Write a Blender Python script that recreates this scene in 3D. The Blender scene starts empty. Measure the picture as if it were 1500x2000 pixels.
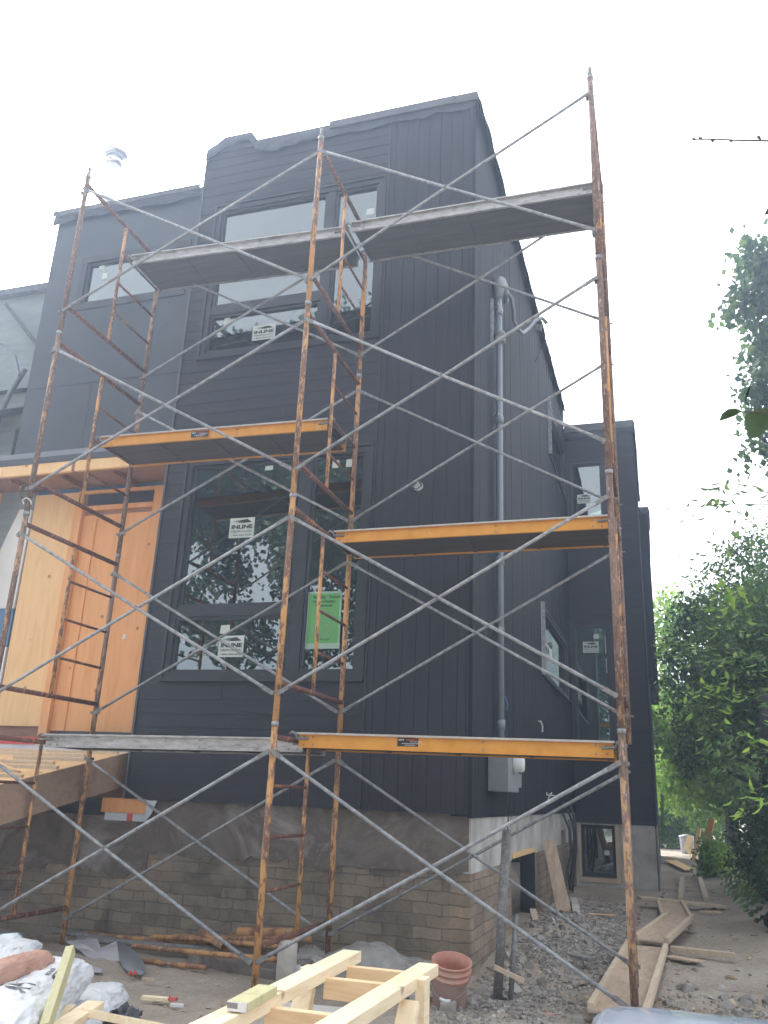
import bpy, math, random
import numpy as np
from mathutils import Vector, Matrix, noise as mn
random.seed(7); rng=np.random.default_rng(7)
S=bpy.context.scene; COL=S.collection
R=math.radians
# ------------------------------------------------------------------ camera frame (solved from the scaffold)
CAM=Vector((2.9775,-6.502,1.4544)); FPX=1647.05
CR=Vector((.95411,.29681,.03974)); CU=Vector((.0586,-.3152,.94722)); CF=Vector((-.29367,.90142,.31813))
def at(px,py,ax,v):
    "world point seen at photo pixel (1500x2000) on the world plane coordinate[ax]=v"
    d=CF+CR*((px-750)/FPX)-CU*((py-1000)/FPX)
    return CAM+d*((v-CAM[ax])/d[ax])
# ------------------------------------------------------------------ object helpers
HAZE=.0066
ORG={}
def tag(o,label=None,cat=None,group=None,kind=None):
    if label:o['label']=label
    if cat:o['category']=cat
    if group:o['group']=group
    if kind:o['kind']=kind
    return o
def empty(name,loc,label=None,cat=None,group=None,rz=0):
    o=bpy.data.objects.new(name,None);COL.objects.link(o);o.location=loc;o.rotation_euler=(0,0,rz)
    o.empty_display_size=.1;ORG[o.name]=Vector(loc);return tag(o,label,cat,group)
class MB:
    def __init__(s): s.v=[];s.f=[]
    def add(s,vs,fs):
        n=len(s.v);s.v+= [tuple(a) for a in vs];s.f+=[tuple(i+n for i in f) for f in fs];return s
    def hexa(s,p): # 8 pts: bottom 0-3 ccw, top 4-7
        return s.add(p,[(3,2,1,0),(4,5,6,7),(0,1,5,4),(1,2,6,5),(2,3,7,6),(3,0,4,7)])
    def box(s,x0,x1,y0,y1,z0,z1):
        return s.hexa([(x0,y0,z0),(x1,y0,z0),(x1,y1,z0),(x0,y1,z0),(x0,y0,z1),(x1,y0,z1),(x1,y1,z1),(x0,y1,z1)])
    def bar(s,a,b,w,h,up=(0,0,1)):
        a=Vector(a);b=Vector(b);d=(b-a).normalized();u=Vector(up);r=d.cross(u)
        if r.length<1e-4:r=d.cross(Vector((1,0,0)))
        r.normalize();u=r.cross(d);r=r*(w/2);u=u*(h/2)
        return s.hexa([a-r-u,b-r-u,b+r-u,a+r-u,a-r+u,b-r+u,b+r+u,a+r+u])
    def tube(s,pts,r,n=10,cap=True,squash=None):
        pts=[Vector(p) for p in pts];m=len(pts);rs=r if isinstance(r,(list,tuple)) else [r]*m
        d0=(pts[1]-pts[0]).normalized();u=d0.orthogonal().normalized();base=len(s.v);prev=d0
        for i,p in enumerate(pts):
            d=((pts[min(i+1,m-1)]-pts[max(i-1,0)])).normalized()
            q=prev.rotation_difference(d);u=(q@u);u=(u-d*u.dot(d)).normalized();w=d.cross(u);prev=d
            for k in range(n):
                a=2*math.pi*k/n;s.v.append(tuple(p+(u*math.cos(a)+w*math.sin(a))*rs[i]))
        for i in range(m-1):
            for k in range(n):
                k2=(k+1)%n;s.f.append((base+i*n+k,base+i*n+k2,base+(i+1)*n+k2,base+(i+1)*n+k))
        if cap:
            s.f.append(tuple(base+k for k in range(n))[::-1]);s.f.append(tuple(base+(m-1)*n+k for k in range(n)))
        return s
    def lathe(s,c,prof,n=24,axis=(0,0,1),close=False):
        c=Vector(c);a=Vector(axis).normalized();u=a.orthogonal().normalized();w=a.cross(u);b=len(s.v)
        for r,z in prof:
            for k in range(n):
                t=2*math.pi*k/n;s.v.append(tuple(c+a*z+(u*math.cos(t)+w*math.sin(t))*r))
        for i in range(len(prof)-1):
            for k in range(n):
                k2=(k+1)%n;s.f.append((b+i*n+k,b+i*n+k2,b+(i+1)*n+k2,b+(i+1)*n+k))
        if close:
            s.f.append(tuple(b+k for k in range(n))[::-1]);s.f.append(tuple(b+(len(prof)-1)*n+k for k in range(n)))
        return s
    def prism(s,poly,d):
        n=len(poly);d=Vector(d);p=[Vector(a) for a in poly]
        return s.add(p+[a+d for a in p],[tuple(range(n))[::-1],tuple(range(n,2*n))]+[(i,(i+1)%n,n+(i+1)%n,n+i) for i in range(n)])
    def grid(s,P):
        h=len(P);w=len(P[0]);return s.add([p for row in P for p in row],[(i*w+j,i*w+j+1,(i+1)*w+j+1,(i+1)*w+j) for i in range(h-1) for j in range(w-1)])
    def build(s,name,m,parent=None,org=None,smooth=False,bevel=0,label=None,cat=None,group=None,kind=None,auto=True):
        if parent is not None:o0=ORG[parent.name]
        elif org is not None:o0=Vector(org)
        else:
            a=np.array(s.v);o0=Vector((float(a[:,0].mean()),float(a[:,1].mean()),float(a[:,2].min())))
        me=bpy.data.meshes.new(name);me.from_pydata([(x-o0.x,y-o0.y,z-o0.z) for x,y,z in s.v],[],s.f);me.validate()
        o=bpy.data.objects.new(name,me);COL.objects.link(o)
        if m:me.materials.append(m)
        if parent is not None:o.parent=parent
        else:o.location=o0
        ORG[o.name]=o0
        if smooth:
            me.polygons.foreach_set('use_smooth',[len(p.vertices)<=4 for p in me.polygons])
        if bevel:
            b=o.modifiers.new('b','BEVEL');b.width=bevel;b.segments=2;b.limit_method='ANGLE'
        return tag(o,label,cat,group,kind)
def leafmesh(name,V,F,m,parent=None,org=(0,0,0),**kw):
    me=bpy.data.meshes.new(name);V=np.asarray(V,dtype=np.float32)-np.array(ORG[parent.name] if parent else org,dtype=np.float32)
    nv=len(V);k=F.shape[1];nf=len(F)
    me.vertices.add(nv);me.vertices.foreach_set('co',V.ravel());me.loops.add(nf*k);me.loops.foreach_set('vertex_index',F.astype(np.int32).ravel())
    me.polygons.add(nf);me.polygons.foreach_set('loop_start',np.arange(0,nf*k,k,dtype=np.int32));me.update(calc_edges=True);me.validate()
    o=bpy.data.objects.new(name,me);COL.objects.link(o);me.materials.append(m)
    if parent:o.parent=parent;ORG[o.name]=ORG[parent.name]
    else:o.location=org;ORG[o.name]=Vector(org)
    return tag(o,**kw)
# ------------------------------------------------------------------ materials
def nt(name):
    m=bpy.data.materials.new(name);m.use_nodes=True;t=m.node_tree;b=t.nodes['Principled BSDF'];return m,t,b
def N(t,ty,**kw):
    n=t.nodes.new(ty)
    for k,v in kw.items():
        if k in n.inputs.keys():n.inputs[k].default_value=v
        else:setattr(n,k,v)
    return n
def ramp(t,fac,stops):
    r=t.nodes.new('ShaderNodeValToRGB');e=r.color_ramp.elements
    while len(e)<len(stops):e.new(.5)
    for i,(p,c) in enumerate(stops):e[i].position=p;e[i].color=(*c,1) if len(c)==3 else c
    t.links.new(fac,r.inputs[0]);return r.outputs[0]
def pm(name,stops,scale=4,rough=.8,bump=0,bscale=None,metal=0,stretch=(1,1,1),detail=6,spec=.5,coord='Object',distort=0,vary=0,coat=0):
    m,t,b=nt(name);tc=t.nodes.new('ShaderNodeTexCoord');mp=t.nodes.new('ShaderNodeMapping');mp.inputs['Scale'].default_value=stretch
    t.links.new(tc.outputs[coord],mp.inputs[0]);vec=mp.outputs[0]
    if vary:
        oi=t.nodes.new('ShaderNodeObjectInfo');va=t.nodes.new('ShaderNodeVectorMath');va.operation='ADD';mu=t.nodes.new('ShaderNodeMath');mu.operation='MULTIPLY';mu.inputs[1].default_value=37.
        t.links.new(oi.outputs['Random'],mu.inputs[0]);t.links.new(vec,va.inputs[0]);t.links.new(mu.outputs[0],va.inputs[1]);vec=va.outputs[0]
    n=N(t,'ShaderNodeTexNoise',Scale=scale,Detail=detail,Roughness=.62,Distortion=distort);t.links.new(vec,n.inputs['Vector'])
    c=ramp(t,n.outputs['Fac'],stops)
    if vary:
        hs=t.nodes.new('ShaderNodeHueSaturation');mr=t.nodes.new('ShaderNodeMapRange');mr.inputs['To Min'].default_value=1-vary;mr.inputs['To Max'].default_value=1+vary
        t.links.new(oi.outputs['Random'],mr.inputs['Value']);t.links.new(mr.outputs[0],hs.inputs['Value']);t.links.new(c,hs.inputs['Color']);c=hs.outputs[0]
    t.links.new(c,b.inputs['Base Color']);b.inputs['Roughness'].default_value=rough;b.inputs['Metallic'].default_value=metal;b.inputs['Specular IOR Level'].default_value=spec
    if coat:b.inputs['Coat Weight'].default_value=coat
    if bump:
        n2=N(t,'ShaderNodeTexNoise',Scale=bscale or scale*4,Detail=6);t.links.new(vec,n2.inputs['Vector'])
        bp=N(t,'ShaderNodeBump',Strength=bump,Distance=.02);t.links.new(n2.outputs['Fac'],bp.inputs['Height']);t.links.new(bp.outputs[0],b.inputs['Normal'])
    return m
def sh(c,k):return tuple(min(1,a*k) for a in c)
M={}
def siding(name,base,axis):
    m=pm(name,[(.25,sh(base,.8)),(.55,base),(.75,sh(base,1.25))],scale=3,rough=.62,bump=.12,bscale=30,stretch=axis,spec=.35);return m
M['lap']=siding('charcoal_lap',(.038,.0365,.046),(.4,1,6))
M['vert']=siding('charcoal_boards',(.032,.031,.040),(7,7,.35))
M['side']=pm('charcoal_side_boards',[(.3,(.016,.017,.023)),(.52,(.024,.025,.033)),(.66,(.03,.031,.039)),(.8,(.065,.066,.074))],scale=2.2,rough=.75,bump=.15,bscale=18,stretch=(8,8,.22),detail=10,spec=.2)
M['smooth']=pm('charcoal_panel',[(.3,(.04,.047,.06)),(.7,(.058,.066,.08))],scale=1.3,rough=.5)
M['trim']=pm('dark_trim',[(.3,(.03,.03,.036)),(.7,(.045,.045,.055))],scale=4,rough=.45)
M['trimlight']=pm('grey_trim_edge',[(.3,(.16,.17,.2)),(.7,(.24,.25,.28))],scale=4,rough=.4)
M['copingm']=pm('brown_grey_coping',[(.3,(.07,.068,.075)),(.7,(.12,.115,.125))],scale=3,rough=.55)
M['membrane']=pm('roof_membrane',[(.3,(.03,.032,.045)),(.7,(.065,.068,.085))],scale=5,rough=.6,bump=.5,bscale=12)
M['concrete']=pm('grey_parging',[(.3,(.11,.09,.075)),(.44,(.2,.175,.15)),(.52,(.15,.125,.105)),(.6,(.27,.245,.22)),(.7,(.4,.37,.34))],scale=1.5,rough=.92,bump=.35,bscale=26,detail=10,distort=.6)
M['paleconc']=pm('pale_concrete',[(.3,(.2,.185,.165)),(.45,(.42,.4,.37)),(.6,(.56,.54,.51)),(.75,(.66,.64,.61))],scale=1.8,rough=.9,bump=.25,bscale=25,stretch=(1,1,.8),detail=10)
def brickmat(name,swap,c1,c2,mortar):
    m,t,b=nt(name);tc=t.nodes.new('ShaderNodeTexCoord');sx=t.nodes.new('ShaderNodeSeparateXYZ');cx=t.nodes.new('ShaderNodeCombineXYZ')
    nz=N(t,'ShaderNodeTexNoise',Scale=5,Detail=4);t.links.new(tc.outputs['Object'],nz.inputs['Vector'])
    ad=t.nodes.new('ShaderNodeVectorMath');ad.operation='MULTIPLY_ADD';ad.inputs[1].default_value=(.05,.05,.05);t.links.new(nz.outputs['Color'],ad.inputs[0]);t.links.new(tc.outputs['Object'],ad.inputs[2])
    t.links.new(ad.outputs[0],sx.inputs[0]);t.links.new(sx.outputs['Y' if swap else 'X'],cx.inputs[0]);t.links.new(sx.outputs['Z'],cx.inputs[1])
    br=N(t,'ShaderNodeTexBrick',Scale=1.0);br.inputs['Brick Width'].default_value=.29;br.inputs['Row Height'].default_value=.105;br.inputs['Mortar Size'].default_value=.007
    br.inputs['Mortar Smooth'].default_value=.35;br.inputs['Bias'].default_value=0
    br.inputs['Color1'].default_value=(*c1,1);br.inputs['Color2'].default_value=(*c2,1);br.inputs['Mortar'].default_value=(*mortar,1)
    t.links.new(cx.outputs[0],br.inputs['Vector'])
    n2=N(t,'ShaderNodeTexNoise',Scale=2.1,Detail=9,Roughness=.7,Distortion=.5);t.links.new(tc.outputs['Object'],n2.inputs['Vector'])
    cr=ramp(t,n2.outputs['Fac'],[(.3,(.42,.41,.42)),(.5,(.85,.83,.8)),(.7,(1.25,1.12,.98))])
    mx=t.nodes.new('ShaderNodeMix');mx.data_type='RGBA';mx.blend_type='MULTIPLY';mx.inputs['Factor'].default_value=1
    t.links.new(br.outputs['Color'],mx.inputs['A']);t.links.new(cr,mx.inputs['B'])
    n3=N(t,'ShaderNodeTexNoise',Scale=1.1,Detail=7,Distortion=1);t.links.new(tc.outputs['Object'],n3.inputs['Vector'])
    fr=ramp(t,n3.outputs['Fac'],[(.52,(0,0,0)),(.64,(.75,.75,.75))]);mx2=t.nodes.new('ShaderNodeMix');mx2.data_type='RGBA';t.links.new(fr,mx2.inputs['Factor'])
    t.links.new(mx.outputs['Result'],mx2.inputs['A']);mx2.inputs['B'].default_value=(.29,.25,.205,1)
    t.links.new(mx2.outputs['Result'],b.inputs['Base Color']);b.inputs['Roughness'].default_value=.93
    mh=t.nodes.new('ShaderNodeMath');mh.operation='MULTIPLY_ADD';mh.inputs[1].default_value=-1.;t.links.new(br.outputs['Fac'],mh.inputs[0])
    n4=N(t,'ShaderNodeTexNoise',Scale=30,Detail=5);t.links.new(tc.outputs['Object'],n4.inputs['Vector']);t.links.new(n4.outputs['Fac'],mh.inputs[2])
    bp=N(t,'ShaderNodeBump',Strength=.7,Distance=.012);t.links.new(mh.outputs[0],bp.inputs['Height']);t.links.new(bp.outputs[0],b.inputs['Normal'])
    return m
M['brick']=brickmat('old_block_wall',False,(.34,.29,.225),(.23,.2,.165),(.2,.175,.15))
M['brickside']=brickmat('old_block_side_wall',True,(.4,.31,.235),(.28,.225,.18),(.2,.175,.15))
def rustmat(name,paint,rust,pale,cut=.5,sc=26):
    m,t,b=nt(name);tc=t.nodes.new('ShaderNodeTexCoord');mp=t.nodes.new('ShaderNodeMapping');mp.inputs['Scale'].default_value=(1,1,.35);t.links.new(tc.outputs['Object'],mp.inputs[0])
    oi=t.nodes.new('ShaderNodeObjectInfo');va=t.nodes.new('ShaderNodeVectorMath');va.operation='ADD';mu=t.nodes.new('ShaderNodeMath');mu.operation='MULTIPLY';mu.inputs[1].default_value=53.
    t.links.new(oi.outputs['Random'],mu.inputs[0]);t.links.new(mp.outputs[0],va.inputs[0]);t.links.new(mu.outputs[0],va.inputs[1])
    n=N(t,'ShaderNodeTexNoise',Scale=sc,Detail=7,Roughness=.7);n2=N(t,'ShaderNodeTexNoise',Scale=3.2,Detail=3);n3=N(t,'ShaderNodeTexNoise',Scale=sc*2.3,Detail=4)
    for q in(n,n2,n3):t.links.new(va.outputs[0],q.inputs['Vector'])
    a=t.nodes.new('ShaderNodeMath');a.operation='MULTIPLY_ADD';a.inputs[1].default_value=.75;t.links.new(n2.outputs['Fac'],a.inputs[0]);t.links.new(n.outputs['Fac'],a.inputs[2])
    c=ramp(t,a.outputs[0],[(cut+.32,paint),(cut+.37,rust),(cut+.47,sh(rust,.55)),(cut+.56,rust)])
    k=ramp(t,n3.outputs['Fac'],[(.6,(0,0,0)),(.68,(.75,.75,.75))]);mx=t.nodes.new('ShaderNodeMix');mx.data_type='RGBA';t.links.new(k,mx.inputs['Factor']);t.links.new(c,mx.inputs['A']);mx.inputs['B'].default_value=(*pale,1)
    t.links.new(mx.outputs['Result'],b.inputs['Base Color']);b.inputs['Roughness'].default_value=.75
    bp=N(t,'ShaderNodeBump',Strength=.4,Distance=.004);t.links.new(n.outputs['Fac'],bp.inputs['Height']);t.links.new(bp.outputs[0],b.inputs['Normal']);return m
M['rust']=rustmat('rusty_yellow_paint',(.6,.31,.11),(.25,.13,.08),(.5,.42,.32),.53)
M['rustbrown']=rustmat('brown_rust_paint',(.5,.3,.15),(.25,.155,.115),(.44,.39,.35),.42)
M['rustbar']=rustmat('red_brown_bar_rust',(.42,.2,.09),(.2,.085,.06),(.42,.34,.27),.39)
M['rustpipe']=rustmat('rusty_pipe',(.5,.27,.11),(.33,.17,.09),(.42,.33,.24),.5,9)
M['galv']=pm('galvanised_steel',[(.3,(.19,.19,.2)),(.55,(.35,.36,.37)),(.8,(.5,.51,.52))],scale=22,rough=.5,metal=.35,bump=.15,vary=.15)
M['galvdark']=pm('dark_galvanised',[(.3,(.15,.15,.15)),(.55,(.26,.25,.24)),(.8,(.42,.4,.38))],scale=30,rough=.6,metal=.3,bump=.2)
M['alu']=pm('weathered_aluminium',[(.25,(.2,.19,.185)),(.45,(.42,.405,.39)),(.75,(.62,.6,.59))],scale=9,rough=.45,metal=.4,stretch=(1,1,3),bump=.2)
M['orange']=pm('orange_deck_paint',[(.3,(.62,.27,.03)),(.68,(.74,.35,.05)),(.78,(.55,.28,.08)),(.84,(.62,.5,.34))],scale=8,rough=.5,detail=8,vary=.08)
M['plydeck']=pm('grey_brown_plywood',[(.3,(.06,.05,.045)),(.7,(.105,.088,.078))],scale=3,rough=.85,stretch=(.5,6,6),bump=.2)
M['plyedge']=pm('grey_ply_edge',[(.3,(.42,.38,.33)),(.7,(.58,.55,.5))],scale=14,rough=.85)
def woodmat(name,a,b_,stretch=(8,1,8),knots=True,scale=2.5,vary=.07):
    m=pm(name,[(.25,a),(.5,b_),(.75,sh(b_,1.08))],scale=scale,rough=.7,stretch=stretch,bump=.12,bscale=12,vary=vary,distort=.8)
    if knots:
        t=m.node_tree;b=t.nodes['Principled BSDF'];tc=t.nodes.new('ShaderNodeTexCoord');vo=N(t,'ShaderNodeTexVoronoi',Scale=3.2);t.links.new(tc.outputs['Object'],vo.inputs['Vector'])
        k=ramp(t,vo.outputs['Distance'],[(.06,(.8,.8,.8)),(.1,(0,0,0))]);src=b.inputs['Base Color'].links[0].from_socket
        mx=t.nodes.new('ShaderNodeMix');mx.data_type='RGBA';t.links.new(k,mx.inputs['Factor']);t.links.new(src,mx.inputs['A']);mx.inputs['B'].default_value=(*sh(a,.42),1);t.links.new(mx.outputs['Result'],b.inputs['Base Color'])
    return m
M['plyorange']=woodmat('orange_plywood',(.70,.31,.11),(.78,.39,.165),(4,4,.5),vary=.02)
M['plylight']=woodmat('pale_plywood',(.74,.45,.19),(.82,.54,.27),(4,4,.5),vary=.02)
M['plybrown']=woodmat('brown_plywood',(.34,.22,.15),(.44,.3,.21),(1,6,6),knots=False)
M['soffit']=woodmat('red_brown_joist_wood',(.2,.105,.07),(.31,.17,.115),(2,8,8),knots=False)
M['pine']=woodmat('fresh_pine',(.74,.56,.34),(.88,.73,.5),(9,1,9),vary=.05)
M['pinex']=woodmat('fresh_pine_cross',(.64,.42,.23),(.8,.58,.35),(1,9,9),vary=.05)
M['lumber']=woodmat('weathered_lumber',(.42,.32,.22),(.56,.45,.33),(9,1.2,9),knots=False,vary=.12)
M['treated']=woodmat('green_treated_lumber',(.42,.38,.2),(.55,.51,.29),(9,9,1.5),knots=False)
M['dirtyply']=pm('dirty_plywood',[(.3,(.36,.27,.19)),(.55,(.5,.38,.28)),(.75,(.58,.47,.37))],scale=5,rough=.9,bump=.2,stretch=(3,.8,1))
M['paper']=pm('white_paper',[(.3,(.52,.58,.54)),(.7,(.66,.72,.68))],scale=3,rough=.6)
M['white']=pm('white_board',[(.3,(.62,.63,.62)),(.5,(.7,.71,.7)),(.75,(.8,.8,.79))],scale=2,rough=.7)
M['ink']=pm('black_ink',[(.3,(.02,.022,.02)),(.7,(.04,.045,.04))],scale=9,rough=.6)
M['inkgrey']=pm('grey_ink',[(.3,(.2,.21,.21)),(.7,(.3,.3,.3))],scale=9,rough=.6)
M['green']=pm('green_notice',[(.3,(.13,.42,.12)),(.7,(.17,.5,.15))],scale=3,rough=.5)
M['tape']=pm('translucent_tape',[(.3,(.33,.5,.4)),(.7,(.42,.58,.48))],scale=8,rough=.35)
M['red']=pm('red_print',[(.3,(.5,.06,.055)),(.7,(.62,.1,.09))],scale=4,rough=.5)
M['teal']=pm('teal_print',[(.3,(.1,.28,.34)),(.7,(.16,.38,.44))],scale=4,rough=.5)
M['bag']=pm('woven_bag_plastic',[(.3,(.62,.65,.68)),(.5,(.74,.76,.78)),(.75,(.82,.83,.84))],scale=5,rough=.42,bump=.7,bscale=9)
M['bagpink']=pm('brown_paper_bag',[(.3,(.42,.23,.17)),(.7,(.55,.33,.25))],scale=4,rough=.65,bump=.4,bscale=10)
M['sheet']=pm('grey_sheet_metal',[(.3,(.36,.36,.39)),(.5,(.48,.48,.51)),(.75,(.58,.57,.6))],scale=5,rough=.5,metal=.1,bump=.1)
M['metalgrey']=pm('grey_enamel',[(.3,(.2,.215,.235)),(.7,(.26,.28,.3))],scale=4,rough=.45,spec=.5)
M['pvc']=pm('grey_pvc',[(.3,(.19,.22,.26)),(.7,(.25,.285,.33))],scale=5,rough=.4,stretch=(1,1,.3))
M['cable']=pm('black_cable',[(.3,(.04,.042,.05)),(.7,(.08,.08,.09))],scale=8,rough=.5)
M['cablegrey']=pm('grey_cable',[(.3,(.14,.155,.18)),(.7,(.2,.22,.25))],scale=8,rough=.45)
M['chrome']=pm('bright_galvanised_vent',[(.3,(.7,.7,.73)),(.7,(.85,.85,.88))],scale=6,rough=.25,metal=.9)
M['bucket']=pm('orange_pail',[(.3,(.48,.19,.13)),(.55,(.54,.27,.2)),(.7,(.48,.36,.3))],scale=6,rough=.5,stretch=(1,1,.6))
M['bucketdirt']=pm('dirty_pail_side',[(.3,(.27,.18,.15)),(.5,(.36,.23,.19)),(.78,(.42,.3,.26))],scale=7,rough=.8)
M['binblue']=pm('dark_blue_bin',[(.3,(.04,.075,.15)),(.7,(.06,.1,.19))],scale=4,rough=.3)
M['binlid']=pm('pale_blue_sky_sheen',[(.3,(.33,.38,.46)),(.7,(.42,.47,.55))],scale=2,rough=.18,spec=.7,coat=.5)  # lid's pale tone is sky reflection put into the colour; drum shares it
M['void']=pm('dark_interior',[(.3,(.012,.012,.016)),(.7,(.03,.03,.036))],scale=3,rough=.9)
M['drywall']=pm('drywall',[(.3,(.66,.74,.66)),(.7,(.74,.82,.74))],scale=2,rough=.9)
M['insul']=pm('membrane_pale',[(.3,(.5,.55,.62)),(.7,(.66,.7,.74))],scale=4,rough=.6,bump=.3)
M['bluesh']=pm('blue_sheathing',[(.3,(.07,.17,.3)),(.7,(.1,.22,.37))],scale=4,rough=.6)
M['neigh']=pm('pale_grey_siding',[(.3,(.22,.25,.26)),(.7,(.3,.34,.345))],scale=2,rough=.8,stretch=(1,1,5))
M['shingle']=pm('dark_shingle',[(.3,(.08,.085,.1)),(.7,(.15,.155,.17))],scale=9,rough=.9,bump=.5)
M['stone']=pm('debris_stone',[(.3,(.2,.185,.165)),(.7,(.4,.37,.34))],scale=6,rough=.95,vary=.25)
M['foam']=pm('pale_slab',[(.3,(.5,.48,.44)),(.7,(.64,.62,.58))],scale=4,rough=.8)
def plasticmat():
    m,t,b=nt('clear_poly_sheet');b.inputs['Base Color'].default_value=(.55,.53,.5,1);b.inputs['Roughness'].default_value=.25
    tr=t.nodes.new('ShaderNodeBsdfTransparent');mx=t.nodes.new('ShaderNodeMixShader');tc=t.nodes.new('ShaderNodeTexCoord');n=N(t,'ShaderNodeTexNoise',Scale=4,Detail=5);t.links.new(tc.outputs['Object'],n.inputs['Vector'])
    f=ramp(t,n.outputs['Fac'],[(.3,(.2,.2,.2)),(.7,(.6,.6,.6))]);t.links.new(f,mx.inputs[0]);t.links.new(tr.outputs[0],mx.inputs[1]);t.links.new(b.outputs[0],mx.inputs[2]);t.links.new(mx.outputs[0],t.nodes['Material Output'].inputs[0]);return m
M['poly']=plasticmat()
def glassmat(name,tint,ior):
    m,t,b=nt(name);t.nodes.remove(b);tr=t.nodes.new('ShaderNodeBsdfTransparent');tr.inputs[0].default_value=(*tint,1);g=t.nodes.new('ShaderNodeBsdfGlossy');g.inputs['Roughness'].default_value=.0;g.inputs[0].default_value=(.88,.95,.95,1)
    fr=t.nodes.new('ShaderNodeFresnel');fr.inputs[0].default_value=ior;mx=t.nodes.new('ShaderNodeMixShader');t.links.new(fr.outputs[0],mx.inputs[0]);t.links.new(tr.outputs[0],mx.inputs[1]);t.links.new(g.outputs[0],mx.inputs[2])
    tc=t.nodes.new('ShaderNodeTexCoord');n=N(t,'ShaderNodeTexNoise',Scale=1.2,Detail=1);t.links.new(tc.outputs['Object'],n.inputs['Vector']);bp=N(t,'ShaderNodeBump',Strength=.03,Distance=.02);t.links.new(n.outputs['Fac'],bp.inputs['Height']);t.links.new(bp.outputs[0],g.inputs['Normal'])
    t.links.new(mx.outputs[0],t.nodes['Material Output'].inputs[0]);return m
M['glass']=glassmat('coated_window_glass',(.72,.82,.75),3.1)
def leafmat(name,c1,c2,c3,trans=.45,rough=.5):
    m,t,b=nt(name);t.nodes.remove(b);g=t.nodes.new('ShaderNodeNewGeometry');c=ramp(t,g.outputs['Random Per Island'],[(.0,c1),(.5,c2),(1,c3)])
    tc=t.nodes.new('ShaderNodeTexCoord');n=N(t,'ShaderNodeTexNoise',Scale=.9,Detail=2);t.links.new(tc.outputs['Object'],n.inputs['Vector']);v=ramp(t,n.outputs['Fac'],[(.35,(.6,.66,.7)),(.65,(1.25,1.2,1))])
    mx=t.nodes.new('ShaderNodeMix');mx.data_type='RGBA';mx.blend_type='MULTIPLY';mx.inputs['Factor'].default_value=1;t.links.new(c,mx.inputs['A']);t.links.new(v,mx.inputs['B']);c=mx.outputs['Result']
    d=t.nodes.new('ShaderNodeBsdfDiffuse');tl=t.nodes.new('ShaderNodeBsdfTranslucent');gl=t.nodes.new('ShaderNodeBsdfGlossy');gl.inputs['Roughness'].default_value=rough;gl.inputs[0].default_value=(.5,.5,.5,1)
    t.links.new(c,d.inputs[0]);t.links.new(c,tl.inputs[0]);a=t.nodes.new('ShaderNodeMixShader');a.inputs[0].default_value=trans;t.links.new(d.outputs[0],a.inputs[1]);t.links.new(tl.outputs[0],a.inputs[2])
    k=t.nodes.new('ShaderNodeMixShader');k.inputs[0].default_value=.06;t.links.new(a.outputs[0],k.inputs[1]);t.links.new(gl.outputs[0],k.inputs[2]);t.links.new(k.outputs[0],t.nodes['Material Output'].inputs[0]);return m
M['leafmaple']=leafmat('maple_leaves',(.035,.08,.035),(.06,.12,.045),(.14,.23,.06))
M['leafmid']=leafmat('mid_green_leaves',(.1,.19,.08),(.16,.28,.11),(.26,.4,.12))
M['leafbright']=leafmat('bright_leaves',(.15,.3,.06),(.26,.42,.09),(.38,.54,.14),.55)
M['leafdark']=leafmat('dark_leaves',(.055,.1,.055),(.09,.16,.08),(.15,.25,.1),.3)
M['leafrefl']=leafmat('street_tree_leaves',(.045,.08,.045),(.06,.11,.055),(.09,.15,.07),.25)
M['bark']=pm('bark',[(.3,(.06,.05,.045)),(.7,(.14,.12,.1))],scale=9,rough=.95,bump=.8,stretch=(3,3,.5))
M['ivybark']=pm('dark_bark',[(.3,(.02,.02,.022)),(.7,(.05,.048,.05))],scale=6,rough=.95,bump=.8,stretch=(3,3,.6))
M['grass']=leafmat('grass_blades',(.08,.13,.04),(.12,.2,.05),(.17,.26,.07))
# ------------------------------------------------------------------ ground
def gz(x,y):
    a=.035*mn.noise(Vector((x*.55,y*.55,0)))+.016*mn.noise(Vector((x*2.3,y*2.3,3)))
    h=0.0
    h-=.1*max(0,1-abs(y-1.9)/1.4)*(1 if x<1.6 else max(0,1-(x-1.6)))
    if y>2: h-=.03
    d=math.hypot((x-1.75),(y-5.2)/2.2);h+=.13*math.exp(-d*d/.35)         # gravel heap by the side wall
    if x>2.7 and y<4:a+=.022*abs(mn.noise(Vector((x*5,y*5,12))))+.012*mn.noise(Vector((x*12,y*12,14)))
    if x>3.5 and y>2:h+=min(.5,(x-3.5)*.1)
    if x<-3: a+=.05*mn.noise(Vector((x*1.5,y*1.5,9)))
    return h+a
def axisv(segs):
    out=[]
    for a,b,s in segs:
        n=max(1,int(round((b-a)/s)));out+=[a+(b-a)*i/n for i in range(n)]
    return out+[segs[-1][1]]
xs=axisv([(-400,-40,60),(-40,-8,4),(-8,-3.2,.2),(-3.2,4.6,.055),(4.6,9,.3),(9,40,3),(40,400,60)])
ys=axisv([(-400,-40,60),(-40,-7,3),(-7,-2.5,.25),(-2.5,6,.055),(6,20,.14),(20,42,1),(42,100,8),(100,400,60)])
g=MB();P=[]
for y in ys:
    row=[]
    for x in xs:
        z=gz(x,y) if (abs(x)<60 and abs(y)<60) else 0
        if -3.2<x<4.6 and -2.5<y<14:z+=.012*mn.noise(Vector((x*9,y*9,1)))+.007*mn.noise(Vector((x*21,y*21,5)))
        row.append((x,y,z))
    P.append(row)
g.grid(P)
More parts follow.
